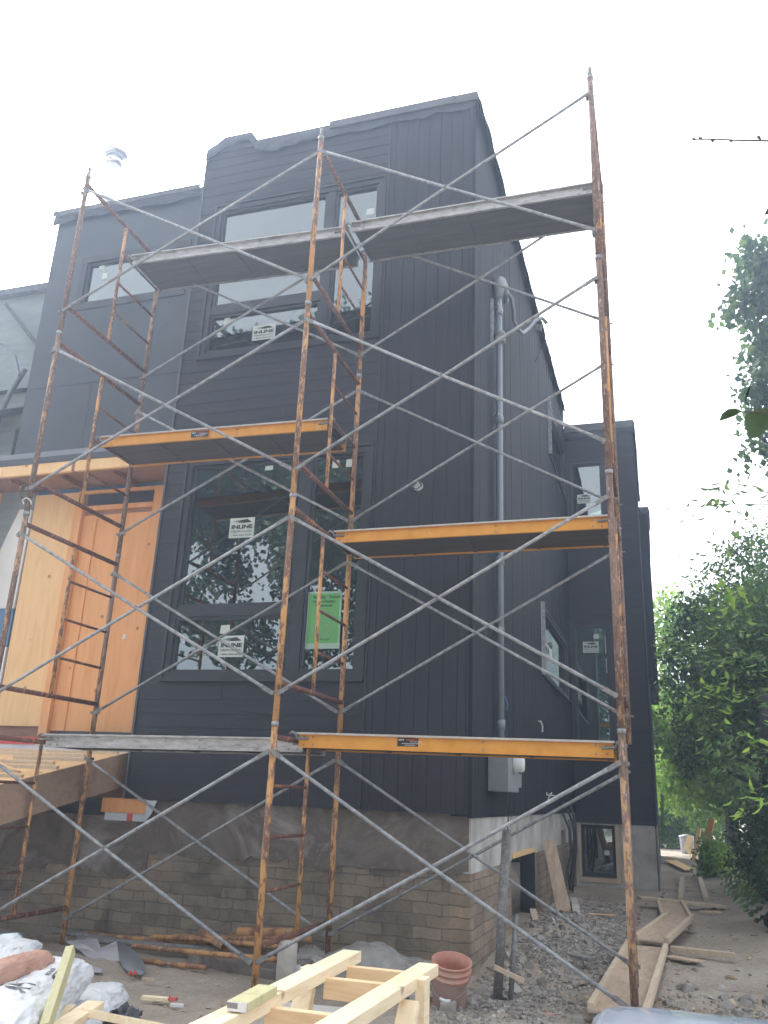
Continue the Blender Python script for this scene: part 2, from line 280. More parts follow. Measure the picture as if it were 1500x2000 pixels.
def dirtmat():
    m,t,b=nt('construction_dirt');tc=t.nodes.new('ShaderNodeTexCoord')
    n1=N(t,'ShaderNodeTexNoise',Scale=.8,Detail=9,Roughness=.65,Distortion=.6);n2=N(t,'ShaderNodeTexNoise',Scale=14,Detail=8,Roughness=.75);vo=N(t,'ShaderNodeTexVoronoi',Scale=42);vo.feature='F1'
    for q in(n1,n2,vo):t.links.new(tc.outputs['Object'],q.inputs['Vector'])
    a=t.nodes.new('ShaderNodeMath');a.operation='MULTIPLY_ADD';a.inputs[1].default_value=.55;t.links.new(n2.outputs['Fac'],a.inputs[0]);t.links.new(n1.outputs['Fac'],a.inputs[2])
    c=ramp(t,a.outputs[0],[(.5,(.23,.196,.158)),(.7,(.36,.308,.25)),(.88,(.44,.385,.32)),(1,(.52,.47,.41))])
    k=ramp(t,vo.outputs['Distance'],[(.0,(1.25,1.22,1.2)),(.5,(.85,.85,.85))]);mx=t.nodes.new('ShaderNodeMix');mx.data_type='RGBA';mx.blend_type='MULTIPLY';mx.inputs['Factor'].default_value=.7
    t.links.new(c,mx.inputs['A']);t.links.new(k,mx.inputs['B']);t.links.new(mx.outputs['Result'],b.inputs['Base Color']);b.inputs['Roughness'].default_value=.95;b.inputs['Specular IOR Level'].default_value=.25
    bp=N(t,'ShaderNodeBump',Strength=.8,Distance=.02);t.links.new(n2.outputs['Fac'],bp.inputs['Height']);bp2=N(t,'ShaderNodeBump',Strength=.5,Distance=.01,invert=True);t.links.new(vo.outputs['Distance'],bp2.inputs['Height']);t.links.new(bp.outputs[0],bp2.inputs['Normal']);t.links.new(bp2.outputs[0],b.inputs['Normal']);return m
M['dirt']=dirtmat()
g.build('ground',M['dirt'],org=(0,0,0),smooth=True,kind='structure')
# loose rubble: uncountable chips and gravel
def chips(name,n,areas,m,smin,smax,flat=.5,label=None,cat=None,seed=1):
    r=random.Random(seed);b=MB()
    for i in range(n):
        x0,x1,y0,y1=r.choice(areas);x=r.uniform(x0,x1);y=r.uniform(y0,y1)
        if mn.noise(Vector((x*1.3,y*1.3,seed)))<-.12 and r.random()<.75:continue
        s=smin+(smax-smin)*r.random()**3;c=Vector((x,y,gz(x,y)+s*.12))
        q=Matrix.Rotation(r.uniform(0,6.28),3,'Z')@Matrix.Rotation(r.uniform(-.5,.5),3,'X')@Matrix.Rotation(r.uniform(-.4,.4),3,'Y')
        a,bb,h=s*r.uniform(.7,1.3),s*r.uniform(.4,.9),s*flat*r.uniform(.5,1)
        pts=[]
        for k,(sx,sy,sz) in enumerate([(-1,-1,-1),(1,-1,-1),(1,1,-1),(-1,1,-1),(-1,-1,1),(1,-1,1),(1,1,1),(-1,1,1)]):
            j=.62 if sz>0 else 1
            pts.append(c+q@Vector((sx*a*.5*j*r.uniform(.6,1.2),sy*bb*.5*j*r.uniform(.6,1.2),sz*h*.5*r.uniform(.7,1.2))))
        b.hexa(pts)
    return b.build(name,m,org=(0,0,0),label=label,cat=cat,kind='stuff')
def chipmat(name,stops):
    m,t,b=nt(name);g_=t.nodes.new('ShaderNodeNewGeometry');c=ramp(t,g_.outputs['Random Per Island'],stops);t.links.new(c,b.inputs['Base Color']);b.inputs['Roughness'].default_value=.95;return m
M['gravel']=chipmat('gravel_mix',[(0,(.17,.155,.14)),(.5,(.27,.25,.225)),(.85,(.36,.335,.31)),(1,(.52,.5,.47))])
M['chips']=chipmat('wood_chip_mix',[(0,(.22,.16,.1)),(.5,(.38,.3,.2)),(.9,(.52,.43,.31)),(1,(.66,.6,.5))])
chips('gravel',17000,[(1.3,2.5,1.0,9.5),(1.4,2.4,1.6,5.5),(1.5,2.6,3,8),(1.5,2.5,3,8),(2.9,4.4,-1.5,1.8),(1.3,2.6,-.8,1.4)],M['gravel'],.012,.055,label='loose grey gravel and broken rubble scattered by the foundation',cat='gravel',seed=3)
chips('rubble',800,[(1.5,2.6,1.2,8.5),(1.35,2.0,.8,3),(2.9,4.2,-.6,2.2),(3.0,4.0,-.5,1.2),(3.1,4.2,-.3,1.0),(2.9,4.1,1,3.5),(1.4,2.5,2,6),(.9,1.6,.3,1.7),(-6,-2.6,.6,1.9)],M['gravel'],.035,.14,.65,label='larger broken stones lying on the dirt',cat='rubble',seed=5)
chips('wood_chips',1300,[(-.9,4.2,-1.5,2.0),(2.8,4.1,-.6,1.6),(1.5,4.2,0,6),(2.3,4,5,14)],M['chips'],.015,.095,.2,label='pale wood chips and splinters on the dirt',cat='wood chips',seed=9)
# ------------------------------------------------------------------ house
HY=1.95
house=empty('house',(-1.5,6,0),'three storey charcoal clad house with flat roof behind the scaffold, plywood over its front door','house')
def fmap(Y): return lambda s,z,d:(s,Y-d,z)
def smap(s,z,d):
    k=.11/9.55;return (1.22+(s-HY)*k+d,s-d*k,z)
def subtract(rect,holes):
    rs=[rect]
    for (a,b,c,d) in holes:
        nr=[]
        for (x0,x1,z0,z1) in rs:
            if a>=x1 or b<=x0 or c>=z1 or d<=z0:nr.append((x0,x1,z0,z1));continue
            if c>z0:nr.append((x0,x1,z0,c))
            if d<z1:nr.append((x0,x1,d,z1))
            zz0,zz1=max(z0,c),min(z1,d)
            if a>x0:nr.append((x0,a,zz0,zz1))
            if b<x1:nr.append((b,x1,zz0,zz1))
        rs=nr
    return [r for r in rs if r[1]-r[0]>.004 and r[3]-r[2]>.004]
def piece(b,mp,x0,x1,z0,z1,d0,d1b,d1t=None):
    d1t=d1b if d1t is None else d1t
    b.hexa([mp(x0,z0,d1b),mp(x1,z0,d1b),mp(x1,z0,d0),mp(x0,z0,d0),mp(x0,z1,d1t),mp(x1,z1,d1t),mp(x1,z1,d0),mp(x0,z1,d0)])
def wall(name,mp,x0,x1,z0,z1,holes,m,thick=.2):
    b=MB()
    for r in subtract((x0,x1,z0,z1),holes):piece(b,mp,*r,-thick,0)
    return b.build(name,m,house)
def boards(name,mp,x0,x1,z0,z1,holes,m,orient,pitch,phase=0,jit=.0):
    b=MB();r=random.Random(len(name));u=(z0 if orient=='h' else x0)-phase;end=z1 if orient=='h' else x1
    while u<end:
        a=max(u,z0 if orient=='h' else x0);e=min(u+pitch,end)
        if e-a>.01:
            gap=.004 if orient=='v' else .0
            if orient=='h':
                j=[x0]
                x=x0+r.uniform(.8,3)
                while x<x1-.5:j.append(x);x+=3.0
                j.append(x1)
                for i in range(len(j)-1):
                    for q in subtract((j[i]+.001,j[i+1]-.001,a,e),holes):piece(b,mp,*q,.001,.0145,.009)
            else:
                dd=.016+r.uniform(0,jit)
                for q in subtract((a+gap*.5,e-gap*.5,z0,z1),holes):piece(b,mp,*q,.001,dd)
        u+=pitch
    return b.build(name,m,house)
F=fmap(HY)
FW=[(-2.35,.05,6.67,9.0),(-2.32,.05,2.6,5.25)]
boards('horizontal_siding',F,-2.6,.09,1.31,10.0,FW,M['lap'],'h',.152)
boards('vertical_siding',F,.115,1.17,1.31,10.0,[],M['vert'],'v',.148,.07,.003)
wall('front_wall',F,-2.6,1.2,1.33,10.0,FW,M['void'])
b=MB();piece(b,F,.09,.112,1.31,10.0,0,.024);b.build('trim_strip',M['trim'],house)
b=MB();piece(b,F,-2.625,-2.6,1.31,9.98,-.2,.026);b.build('corner_trim',M['copingm'],house)
b=MB();piece(b,F,1.172,1.225,1.31,10.0,0,.026);b.build('corner_board',M['vert'],house)
# left, lower section
FL=fmap(2.0)
LW=[(-4.5,-2.74,7.72,8.6)]
wall('front_wall',FL,-5.05,-2.626,5.49,9.42,LW,M['smooth'])
b=MB();piece(b,FL,-5.07,-2.627,6.55,6.565,0,.006);piece(b,FL,-4.0,-3.99,5.5,6.55,0,.004);piece(b,FL,-3.2,-3.19,6.565,7.6,0,.004);b.build('panel_joint',M['trim'],house)
b=MB();piece(b,FL,-5.9,-2.627,5.49,5.58,0,.03);b.build('drip_flashing',M['trimlight'],house)
# side wall
SW=[(8.62,11.35,7.78,8.92),(7.1,10.9,3.38,4.5)]
wall('side_wall',smap,HY+.03,11.5,1.29,9.98,SW,M['void'])
boards('side_siding',smap,HY+.03,11.49,1.28,9.99,SW,M['side'],'v',.15,.03,.004)
b=MB();piece(b,smap,HY-.03,HY+.028,1.28,10.0,-.02,.02);b.build('corner_board',M['side'],house)
# windows
def window(mp,s0,s1,z0,z1,vs=(),hs=(),fr=.07,proud=.012,panes=(),casing=True,inner=-.09,label=None,matf='trim'):
    b=MB();e=.002
    piece(b,mp,s0+e,s1-e,z0+e,z0+fr,inner,proud);piece(b,mp,s0+e,s1-e,z1-fr,z1-e,inner,proud)
    piece(b,mp,s0+e,s0+fr,z0+fr+e,z1-fr-e,inner,proud);piece(b,mp,s1-fr,s1-e,z0+fr+e,z1-fr-e,inner,proud)
    for (a,c,z_0,z_1) in vs:piece(b,mp,a,c,z_0,z_1,inner,proud-.008)
    w=b.build('window',M[matf],house,label=label)
    if casing:
        c=MB();k=.03
        piece(c,mp,s0-k,s1+k,z1,z1+k,0,.034);piece(c,mp,s0-k,s1+k,z0-k,z0,0,.05);piece(c,mp,s0-k,s0,z0,z1,0,.034);piece(c,mp,s1,s1+k,z0,z1,0,.034)
        c.build('casing',M['trim'],w)
    for (a,c,z_0,z_1) in panes:
        f=MB();k=.035;piece(f,mp,a,c,z_0,z_0+k,-.08,-.014);piece(f,mp,a,c,z_1-k,z_1,-.08,-.014);piece(f,mp,a,a+k,z_0+k,z_1-k,-.08,-.014);piece(f,mp,c-k,c,z_0+k,z_1-k,-.08,-.014);f.build('sash',M['trim'],w)
        g_=MB();piece(g_,mp,a+k+.001,c-k-.001,z_0+k+.001,z_1-k-.001,-.056,-.05);g_.build('pane',M['glass'],w)
    return w
window(F,-2.35,.05,6.67,9.0,vs=[(-.73,-.62,6.742,8.928),(-2.28,-.732,7.3,7.42)],panes=[(-2.278,-.732,7.422,8.928),(-2.278,-.732,6.742,7.298),(-.618,-.022,6.742,8.928)])
window(F,-2.32,.05,2.6,5.25,vs=[(-.80,-.67,2.672,5.178),(-2.25,-.802,3.31,3.42)],panes=[(-2.248,-.802,3.422,5.178),(-2.248,-.802,2.672,3.308),(-.668,-.022,2.672,5.178)])
window(FL,-4.5,-2.74,7.72,8.6,fr=.1,panes=[(-4.398,-2.842,7.822,8.498)],casing=False)
window(smap,8.62,11.35,7.78,8.92,panes=[(8.692,11.278,7.852,8.848)],proud=.02)
window(smap,7.1,10.9,3.38,4.5,panes=[(7.172,10.828,3.452,4.428)],proud=.02)
for (s,z0,z1) in [(8.60,7.76,8.96),(7.08,3.36,4.54)]:
    b=MB();piece(b,smap,s-.03,s-.001,z0,z1,0,.085);b.build('window_edge_trim',M['galv'],house)
# rear wing
WY=11.5;W=fmap(WY)
WH=[(1.4,2.2,6.85,8.72),(1.36,2.18,2.3,5.06)]
wall('wing_front_wall',W,1.335,2.83,1.1,9.55,WH,M['void'])
boards('wing_siding',W,1.335,2.83,1.1,9.55,WH,M['lap'],'h',.152)
window(W,1.4,2.2,6.85,8.72,panes=[(1.472,2.128,6.922,8.648)])
window(W,1.36,2.18,2.3,5.06,panes=[(1.432,2.108,2.372,4.988)],fr=.08)
b=MB();b.box(2.78,2.83,WY+.001,17,-.3,9.6);b.build('wing_side_wall',M['void'],house)
b=MB();y=WY
r=random.Random(4)
while y<16.95:
    b.box(2.831,2.845+r.uniform(0,.01),y+.003,min(y+.15,17)-.003,1.05,9.62);y+=.15
b.build('wing_side_siding',M['side'],house)
b=MB();b.box(2.846,3.08,17,22,4.5,9.3);b.build('side_bay',M['side'],house)
b=MB();b.box(2.847,3.12,16.98,22,9.301,9.42);b.box(2.85,3.14,16.9,18.5,9.2,9.3);b.build('bay_coping',M['membrane'],house)
b=MB();b.box(2.7,2.86,17.001,24,-.4,4.498);b.build('rear_wall',M['side'],house)
# wing basement: pale concrete wall, door, wooden frame
b=MB()
for r_ in subtract((1.335,2.83,-.4,1.1),[(1.38,2.17,.03,1.07)]):piece(b,W,*r_,-.25,.0)
b.build('wing_foundation',M['paleconc'],house)
b=MB();b.box(2.79,2.86,WY+.002,17,-.6,1.045);b.build('wing_foundation_side',M['concrete'],house)
d=MB();piece(d,W,1.44,2.08,.12,1.069,-.2,-.15);dr=d.build('basement_door',M['trim'],house)
d=MB();piece(d,W,1.5,2.02,.2,1.0,-.149,-.145);d.build('pane',M['glass'],dr)
d=MB();piece(d,W,2.085,2.165,.035,1.068,-.2,.02);piece(d,W,1.385,1.435,.035,1.068,-.2,.02);piece(d,W,1.437,2.083,.035,.11,-.2,.03);d.build('door_frame',M['lumber'],dr)
# rest of the shell
b=MB();b.box(-5.05,-2.6,2.21,17,9.2,9.38);b.box(-2.598,1.2,2.16,11.7,9.7,9.9);b.box(-2.6,2.82,11.72,17,9.2,9.5);b.build('roof',M['membrane'],house)
b=MB();b.box(-5.05,-4.95,2.2,17,5.5,9.2);b.box(-5.0,2.77,16.9,17,-.2,9.19);b.build('back_wall',M['void'],house)
b=MB();b.box(-2.59,1.18,2.16,11.4,2.2,2.3);b.box(-4.94,1.18,2.21,11.4,5.6,5.72);b.build('floor',M['void'],house)
b=MB();b.box(-2.58,1.17,3.9,3.98,2.31,5.59);b.box(-4.9,1.17,5.4,5.48,5.73,9.19);b.box(1.0,1.1,2.3,3.89,2.31,5.58);b.build('interior_wall',M['drywall'],house)
b=MB();b.box(-2.585,-1.98,2.2,2.26,2.31,5.59);b.box(-2.18,-2.08,2.302,3.89,2.31,5.59);b.build('interior_partition',M['drywall'],house)
b=MB();b.box(-2.63,-2.53,2.16,11.4,2.31,5.59);b.build('interior_wall',M['drywall'],house)
# roof edges and ragged membrane
def flap(name,mp,s0,s1,ztop,seed,drop=.17,out=.05,n=60,zfun=None,ext=.0):
    r=random.Random(seed);P=[];zt=lambda s:(zfun(s) if zfun else ztop)
    rows=6
    for j in range(rows):
        row=[]
        for i in range(n+1):
            s=s0+(s1-s0)*i/n;k=mn.noise(Vector((s*1.7,seed,0)));k2=mn.noise(Vector((s*6,seed,4)))
            dr=drop*(1+.6*k+.2*k2);o=out*(1+.9*mn.noise(Vector((s*2.3,seed,8))))*.5+.004
            t=j/(rows-1)
            if j==0:row.append(Vector(mp(s,zt(s)+.012,-.15)))
            else:
                t=(j-1)/(rows-2);row.append(Vector(mp(s,zt(s)+.014-dr*t,.03+o*math.sin(t*2.2)*(1+.3*k2)+ext*t)))
        P.append(row)
    b=MB();b.grid(P);o=b.build(name,M['membrane'],house,smooth=False)
    sm=o.modifiers.new('s','SOLIDIFY');sm.thickness=.008
    return o
def zr(s):
    if s<-2.5:return 10.0+(s+2.62)*.6
    if s<-2.36:return 10.06+(s+2.5)*.75
    if s<-1.95:return 10.165
    if s<-1.85:return 10.165-(s+1.95)*1.5
    return 10.0
flap('roof_membrane',F,-2.62,1.24,10.0,11,drop=.2,out=.025,n=150,zfun=zr)
b=MB();b.box(-.75,.98,HY-.085,HY-.07,9.915,10.03);b.box(.985,1.27,HY-.083,HY-.068,9.9,10.025);b.box(-.75,1.27,HY-.07,HY+.1,10.02,10.028);b.build('coping_flashing',M['copingm'],house)
b=MB();b.box(-5.1,-4.0,1.9,1.915,9.36,9.44);b.box(-3.995,-2.66,1.9,1.915,9.36,9.44);b.build('coping_flashing',M['copingm'],house)
b=MB();b.box(1.36,2.86,11.42,11.44,9.42,9.6);b.build('coping_flashing',M['copingm'],house)
flap('roof_membrane',FL,-5.1,-2.63,9.42,17,drop=.16,out=.03,n=60)
flap('roof_membrane',smap,HY-.06,11.48,9.985,23,drop=.24,out=.06,n=150,ext=.05)
flap('roof_membrane',W,1.36,2.87,9.56,31,drop=.3,out=.02,n=40)
def wm(s,z,d):return (2.85+d,s,z)
flap('roof_membrane',wm,WY-.04,17,9.58,37,drop=.4,out=.03,n=60)
b=MB();b.box(-2.59,1.235,HY-.028,2.2,9.93,10.0);b.box(1.0,1.2,HY,11.6,9.9,9.98);b.build('parapet',M['membrane'],house)
# foundation
FF=fmap(2.0)
b=MB()
N1=60;P=[];PB=[]
def ragged(b,x0,x1,z0,z1,amp,seed):
    n=int((x1-x0)/.04);low=[(x0+(x1-x0)*i/n,2.0,z0+amp*(mn.noise(Vector((i*.11,seed,0)))*1.2+.5*mn.noise(Vector((i*.45,seed,3))))) for i in range(n+1)]
    for i in range(n):
        a,c=low[i],low[i+1];b.hexa([(a[0],2.0,a[2]),(c[0],2.0,c[2]),(c[0],2.2,c[2]),(a[0],2.2,a[2]),(a[0],2.0,z1),(c[0],2.0,z1),(c[0],2.2,z1),(a[0],2.2,z1)])
ragged(b,-2.28,1.2,.77,1.318,.07,3);ragged(b,-6.5,-2.281,.56,1.12,.1,8);b.build('foundation_wall',M['concrete'],house)
b=MB();b.box(-2.279,1.2,2.018,2.19,-.5,1.0);b.box(-6.5,-2.283,2.018,2.19,-.5,.9);b.build('block_wall',M['brick'],house)
SFh=[(4.25,6.05,.03,.86)]
b=MB()
for q in subtract((HY+.05,11.5,.78,1.3),SFh+[(9.2,9.9,0,1.0)]):piece(b,smap,*q,-.2,.0)
b.build('side_parging',M['paleconc'],house)
b=MB()
for q in subtract((HY+.058,11.5,-.5,.78),SFh):piece(b,smap,*q,-.2,-.006)
b.build('side_block_wall',M['brickside'],house)
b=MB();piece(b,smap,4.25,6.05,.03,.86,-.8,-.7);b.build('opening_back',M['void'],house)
b=MB();piece(b,smap,4.255,6.045,.8,.858,-.18,.015);b.build('opening_lintel',M['plylight'],house)
b=MB();piece(b,smap,6.02,6.045,.03,.799,-.19,.01);b.build('opening_jamb',M['trim'],house)
# entrance: soffit, fascia, plywood
b=MB();b.box(-3.99,-2.64,1.94,1.985,5.255,5.40);b.box(-5.95,-4.04,1.94,1.985,5.255,5.40);b.build('fascia_board',M['plylight'],house)
b=MB();b.box(-5.95,-2.64,1.93,1.999,5.402,5.488);b.build('drip_flashing',M['smooth'],house)
b=MB();b.box(-4.035,-3.995,1.95,1.985,5.26,5.40);b.box(-5.9,-2.64,1.99,2.62,5.30,5.34)
b.box(-5.9,-2.64,1.986,2.03,5.25,5.299);b.box(-4.3,-4.26,2.04,2.56,5.22,5.299);b.box(-5.1,-5.06,2.04,2.56,5.22,5.299);b.box(-3.5,-3.46,2.04,2.56,5.22,5.299)
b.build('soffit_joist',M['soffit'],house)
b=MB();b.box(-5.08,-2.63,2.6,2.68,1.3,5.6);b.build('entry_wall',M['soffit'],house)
b=MB();b.box(-6.5,-5.081,2.6,2.68,1.3,5.6);b.build('porch_side_wall',M['neigh'],house)
b=MB();b.box(-5.05,-2.7,2.582,2.599,5.215,5.275);b.build('membrane_strip',M['bluesh'],house)
b=MB();b.box(-5.07,-4.36,2.57,2.589,2.1,5.21);b.build('plywood_sheet',M['plylight'],house,label='pale plywood sheet')
b=MB();b.box(-4.345,-4.22,2.5,2.588,1.98,5.0);b.box(-4.345,-3.0,2.54,2.588,5.17,5.212);b.box(-4.215,-3.16,2.53,2.588,4.92,4.985);b.box(-3.155,-3.03,2.53,2.588,2.0,5.165);b.build('door_frame',M['plyorange'],house)
dp=MB();dp.box(-4.215,-3.16,2.56,2.589,2.05,4.86);dp=dp.build('plywood_door_cover',M['plyorange'],house,label='orange plywood sheet over the doorway')
b=MB();b.box(-4.03,-4.0,2.545,2.559,2.05,4.80);b.build('batten',M['plyorange'],dp)
b=MB();b.box(-3.35,-3.31,2.555,2.559,3.18,3.24);b.build('barcode_label',M['white'],dp)
b=MB();b.box(-4.215,-3.16,2.58,2.589,4.99,5.165);b.build('transom_pane',M['trim'],house)
b=MB();b.box(-4.22,-3.16,2.575,2.589,4.865,4.915);b.build('door_header',M['soffit'],house)
b=MB();b.prism([(-5.56,2.56,3.62),(-5.1,2.56,3.62),(-5.09,2.56,5.0),(-5.3,2.56,5.02),(-5.42,2.56,4.7),(-5.5,2.56,4.45),(-5.53,2.56,3.9)],(0,.029,0));b.box(-5.42,-5.1,2.56,2.589,1.9,3.1);b.build('white_sheathing',M['white'],house)
b=MB();b.box(-5.5,-5.1,2.565,2.589,3.105,3.615);b.build('blue_sheathing',M['bluesh'],house)
b=MB();b.box(-5.72,-5.6,2.4,2.5,1.9,5.25);b.build('porch_post',M['plylight'],house)
b=MB();b.box(-3.9,-2.65,2.3,2.8,2.0,2.03);b.build('door_sill',M['trim'],house)
b=MB();b.box(-6.3,-2.63,2.2,2.3,1.79,1.93);b.build('sill_membrane',M['insul'],house)
b=MB();b.box(-6.3,-4.1,2.19,2.199,1.86,1.95);b.build('red_tape',M['red'],house)
b=MB();b.box(-2.9,-2.34,1.955,1.999,1.16,1.308);b.build('plywood_rim',M['plyorange'],house)
b=MB();b.box(-2.85,-2.32,1.965,1.999,1.08,1.158);b.build('torn_membrane',M['insul'],house)
b=MB();b.box(-2.56,-2.5,1.955,1.964,1.08,1.157);b.build('red_tape',M['red'],house)
b=MB();b.prism([(-2.33,1.94,1.3),(-2.2,1.93,1.3),(-2.26,1.93,1.15),(-2.33,1.94,1.08)],(0,.01,0));b.build('torn_membrane',M['insul'],house)
# parging drips / wall fixture holes
b=MB();b.lathe((.62,1.93,4.7),[(.0,0),(.055,0),(.055,.03)],16,(0,-1,0));fx=b.build('junction_box',M['paper'],house)
b=MB();b.tube([(.6,1.9,4.74),(.56,1.86,4.68),(.62,1.85,4.64),(.67,1.87,4.69),(.63,1.86,4.76)],.008,6);b.build('loose_wire',M['cable'],fx)
# ------------------------------------------------------------------ neighbour house (left edge)
nb=empty('neighbour_house',(-8,5,0),'pale grey neighbouring house with shingled roof at the left edge','house')
b=MB();b.box(-12,-5.6,4.0,12,-.3,7.4);b.box(-12,-6.25,3.2,3.98,-.3,6.6);b.build('wall',M['neigh'],nb)
b=MB();b.prism([(-12,3.0,7.2),(-12,8,9.9),(-12,12.5,7.2)],(6.35,0,0));b.build('roof',M['shingle'],nb)
b=MB();b.hexa([(-12,2.6,6.5),(-6.1,2.6,6.5),(-6.1,4.2,7.5),(-12,4.2,7.5),(-12,2.6,6.62),(-6.1,2.6,6.62),(-6.1,4.2,7.62),(-12,4.2,7.62)]);b.build('roof',M['shingle'],nb)
b=MB();b.bar((-6.75,3.0,8.8),(-5.75,3.02,7.7),.04,.05);b.build('fascia',M['shingle'],nb)
b=MB();b.box(-12,-5.62,3.0,3.1,8.98,9.1);b.build('eave_board',M['shingle'],nb)
b=MB();b.box(-12,-5.64,3.12,3.3,6.6,9.08);b.build('gable_wall',M['neigh'],nb)
b=MB();b.tube([(-6.05,2.95,7.5),(-6.2,2.9,7.1),(-6.3,2.88,6.7),(-6.42,2.88,5.6),(-6.5,2.88,4.6)],.04,8);b.build('downpipe',M['cablegrey'],nb)
b=MB();b.tube([(-6.9,2.9,8.0),(-6.5,2.85,7.95),(-6.2,2.85,7.7),(-6.05,2.85,7.35)],.02,6);b.build('service_cable',M['cablegrey'],nb)
# ------------------------------------------------------------------ roof vent
c=at(222,318,1,4.0)
vent=empty('roof_vent',(c.x,4.0,9.4),'shiny round metal vent cap rising above the left roof','roof vent')
b=MB();b.tube([(c.x,4,9.38),(c.x,4,c.z+.15)],.12,20);b.build('pipe',M['white'],vent,smooth=True)  # metal pipe coloured white to imitate overexposed glare against the sky
b=MB();b.lathe((c.x,4,c.z+.12),[(.13,.0),(.235,.02),(.245,.05),(.245,.21),(.235,.24),(.0,.28)],28);b.build('cap',M['chrome'],vent,smooth=True)
b=MB();b.lathe((c.x,4,c.z-.06),[(.13,0),(.17,.03),(.17,.09),(.13,.12)],24);b.build('collar',M['chrome'],vent,smooth=True)
# ------------------------------------------------------------------ stickers and notices
def text(s,size,o,parent,m,bold=0,rot=0,sx=1,right=(1,0,0),up=(0,0,1),name='lettering',align='CENTER'):
    cu=bpy.data.curves.new('t','FONT');cu.body=s;cu.size=size;cu.offset=bold;cu.extrude=.0006;cu.align_x=align;cu.resolution_u=3
    tmp=bpy.data.objects.new('t',cu);COL.objects.link(tmp);bpy.context.view_layer.update()
    me=bpy.data.meshes.new_from_object(tmp.evaluated_get(bpy.context.evaluated_depsgraph_get()));bpy.data.objects.remove(tmp)
    r=Vector(right).normalized();u=Vector(up).normalized();n=r.cross(u);o=Vector(o)-ORG[parent.name]
    cr,sr=math.cos(rot),math.sin(rot)
    for v in me.vertices:
        x,y=v.co.x*sx,v.co.y;x,y=x*cr-y*sr,x*sr+y*cr;v.co=o+r*x+u*y+n*v.co.z
    me.materials.clear();me.materials.append(m);ob=bpy.data.objects.new(name,me);COL.objects.link(ob);ob.parent=parent;ORG[ob.name]=ORG[parent.name];return ob
def sticker(x0,x1,z0,z1,Y,label,tilt=0,mp=None):
    w,h=x1-x0,z1-z0;st=MB();st.box(x0,x1,Y-.002,Y,z0,z1)
    o=st.build('window_sticker',M['paper'],org=((x0+x1)/2,Y,z0),label=label,cat='sticker',group='window maker stickers on the glass')
    y=Y-.0035;cx=(x0+x1)/2
    ar=MB();ar.prism([(x0+w*.12,y,z0+h*.83),(x0+w*.7,y,z0+h*.93),(x0+w*.9,y,z0+h*.76),(x0+w*.55,y,z0+h*.74),(x0+w*.2,y,z0+h*.76),(x0+w*.5,y,z0+h*.80)],(0,.001,0));ar.build('arrow_mark',M['ink'],o)
    text('INLINE',h*.26,(cx,y,z0+h*.46),o,M['ink'],bold=h*.012,sx=w/(h*.93))
    text('FIBERGLASS',h*.15,(cx,y,z0+h*.27),o,M['ink'],sx=w/(h*.93))
    text('1-866-566-5656',h*.13,(cx,y,z0+h*.09),o,M['ink'],sx=w/(h*.98))
    return o
gy=HY+.049
sticker(-1.70,-1.38,4.245,4.49,gy,'white maker sticker in the middle of the large lower window pane')
sticker(-1.685,-1.375,2.85,3.09,gy,'white maker sticker in the small pane below the large lower window')
sticker(-1.66,-1.34,6.87,7.08,gy,'white maker sticker at the foot of the upper front window')
sticker(1.59,1.88,7.74,7.95,WY+.049,'small white maker sticker on the upper window of the rear wing')
sticker(1.6,1.92,4.44,4.67,WY+.049,'small white maker sticker on the tall lower window of the rear wing')
st=MB();st.add([smap(7.75,3.78,-.045),smap(8.9,3.78,-.045),smap(8.9,4.05,-.045),smap(7.75,4.05,-.045)],[(0,1,2,3)])
st=st.build('window_sticker',M['paper'],label='white maker sticker on the lower window of the side wall',cat='sticker',group='window maker stickers on the glass')
text('INLINE',.14,smap(8.3,3.9,-.043),st,M['ink'],bold=.004,sx=1.9,right=(0,1,0))
text('FIBERGLASS',.07,smap(8.3,3.81,-.043),st,M['ink'],sx=1.9,right=(0,1,0))
for (x0,x1,z0,z1,Y,lb) in [(-1.688,-1.563,3.11,3.215,gy,'blank white note just above the sticker in the small lower pane'),(-2.09,-2.0,7.14,7.27,gy,'blank pale note at the left of the upper front window'),
  (-.2,-.09,8.5,8.6,gy,'small white paper at the top right of the upper front window'),(-1.31,-1.2,5.07,5.13,gy,'small pale paper at the top of the large lower pane'),
  (-.45,-.36,5.03,5.13,gy,'torn pale paper on the left at the top of the narrow lower pane'),(-.28,-.2,5.03,5.13,gy,'torn pale paper on the right at the top of the narrow lower pane'),
  (-4.24,-4.14,8.4,8.46,2.05,'short pale paper at the top of the left upper window'),(-4.16,-4.07,8.22,8.32,2.05,'round-cornered pale paper below another in the left upper window'),
  (1.82,1.94,4.73,4.83,WY+.049,'blank white note above the sticker on the rear wing'),(2.05,2.1,4.4,4.8,WY+.049,'upper strip of torn white tape beside the rear wing window'),(2.05,2.1,4.0,4.33,WY+.049,'lower strip of torn white tape beside the rear wing window'),
  (1.92,2.02,.9,1.0,WY+.14,'white note at the top of the basement door glass'),(1.86,1.96,.52,.61,WY+.14,'white note in the middle of the basement door glass')]:
    w,h=x1-x0,z1-z0
    b=MB();b.prism([(x0,Y-.003,z0+h*.06),(x0+w*.8,Y-.003,z0),(x1,Y-.003,z0+h*.2),(x1-w*.06,Y-.003,z1),(x0+w*.05,Y-.003,z1-h*.05)],(0,.0015,0));b.build('paper_note',M['paper'],label=lb,cat='paper',group='papers stuck on window glass')
pt=MB();pt.box(-.62,-.255,gy-.002,gy,2.98,3.55);pt=pt.build('permit_notice',M['green'],label='bright green building permit notice taped inside the narrow lower pane',cat='notice')
b=MB()
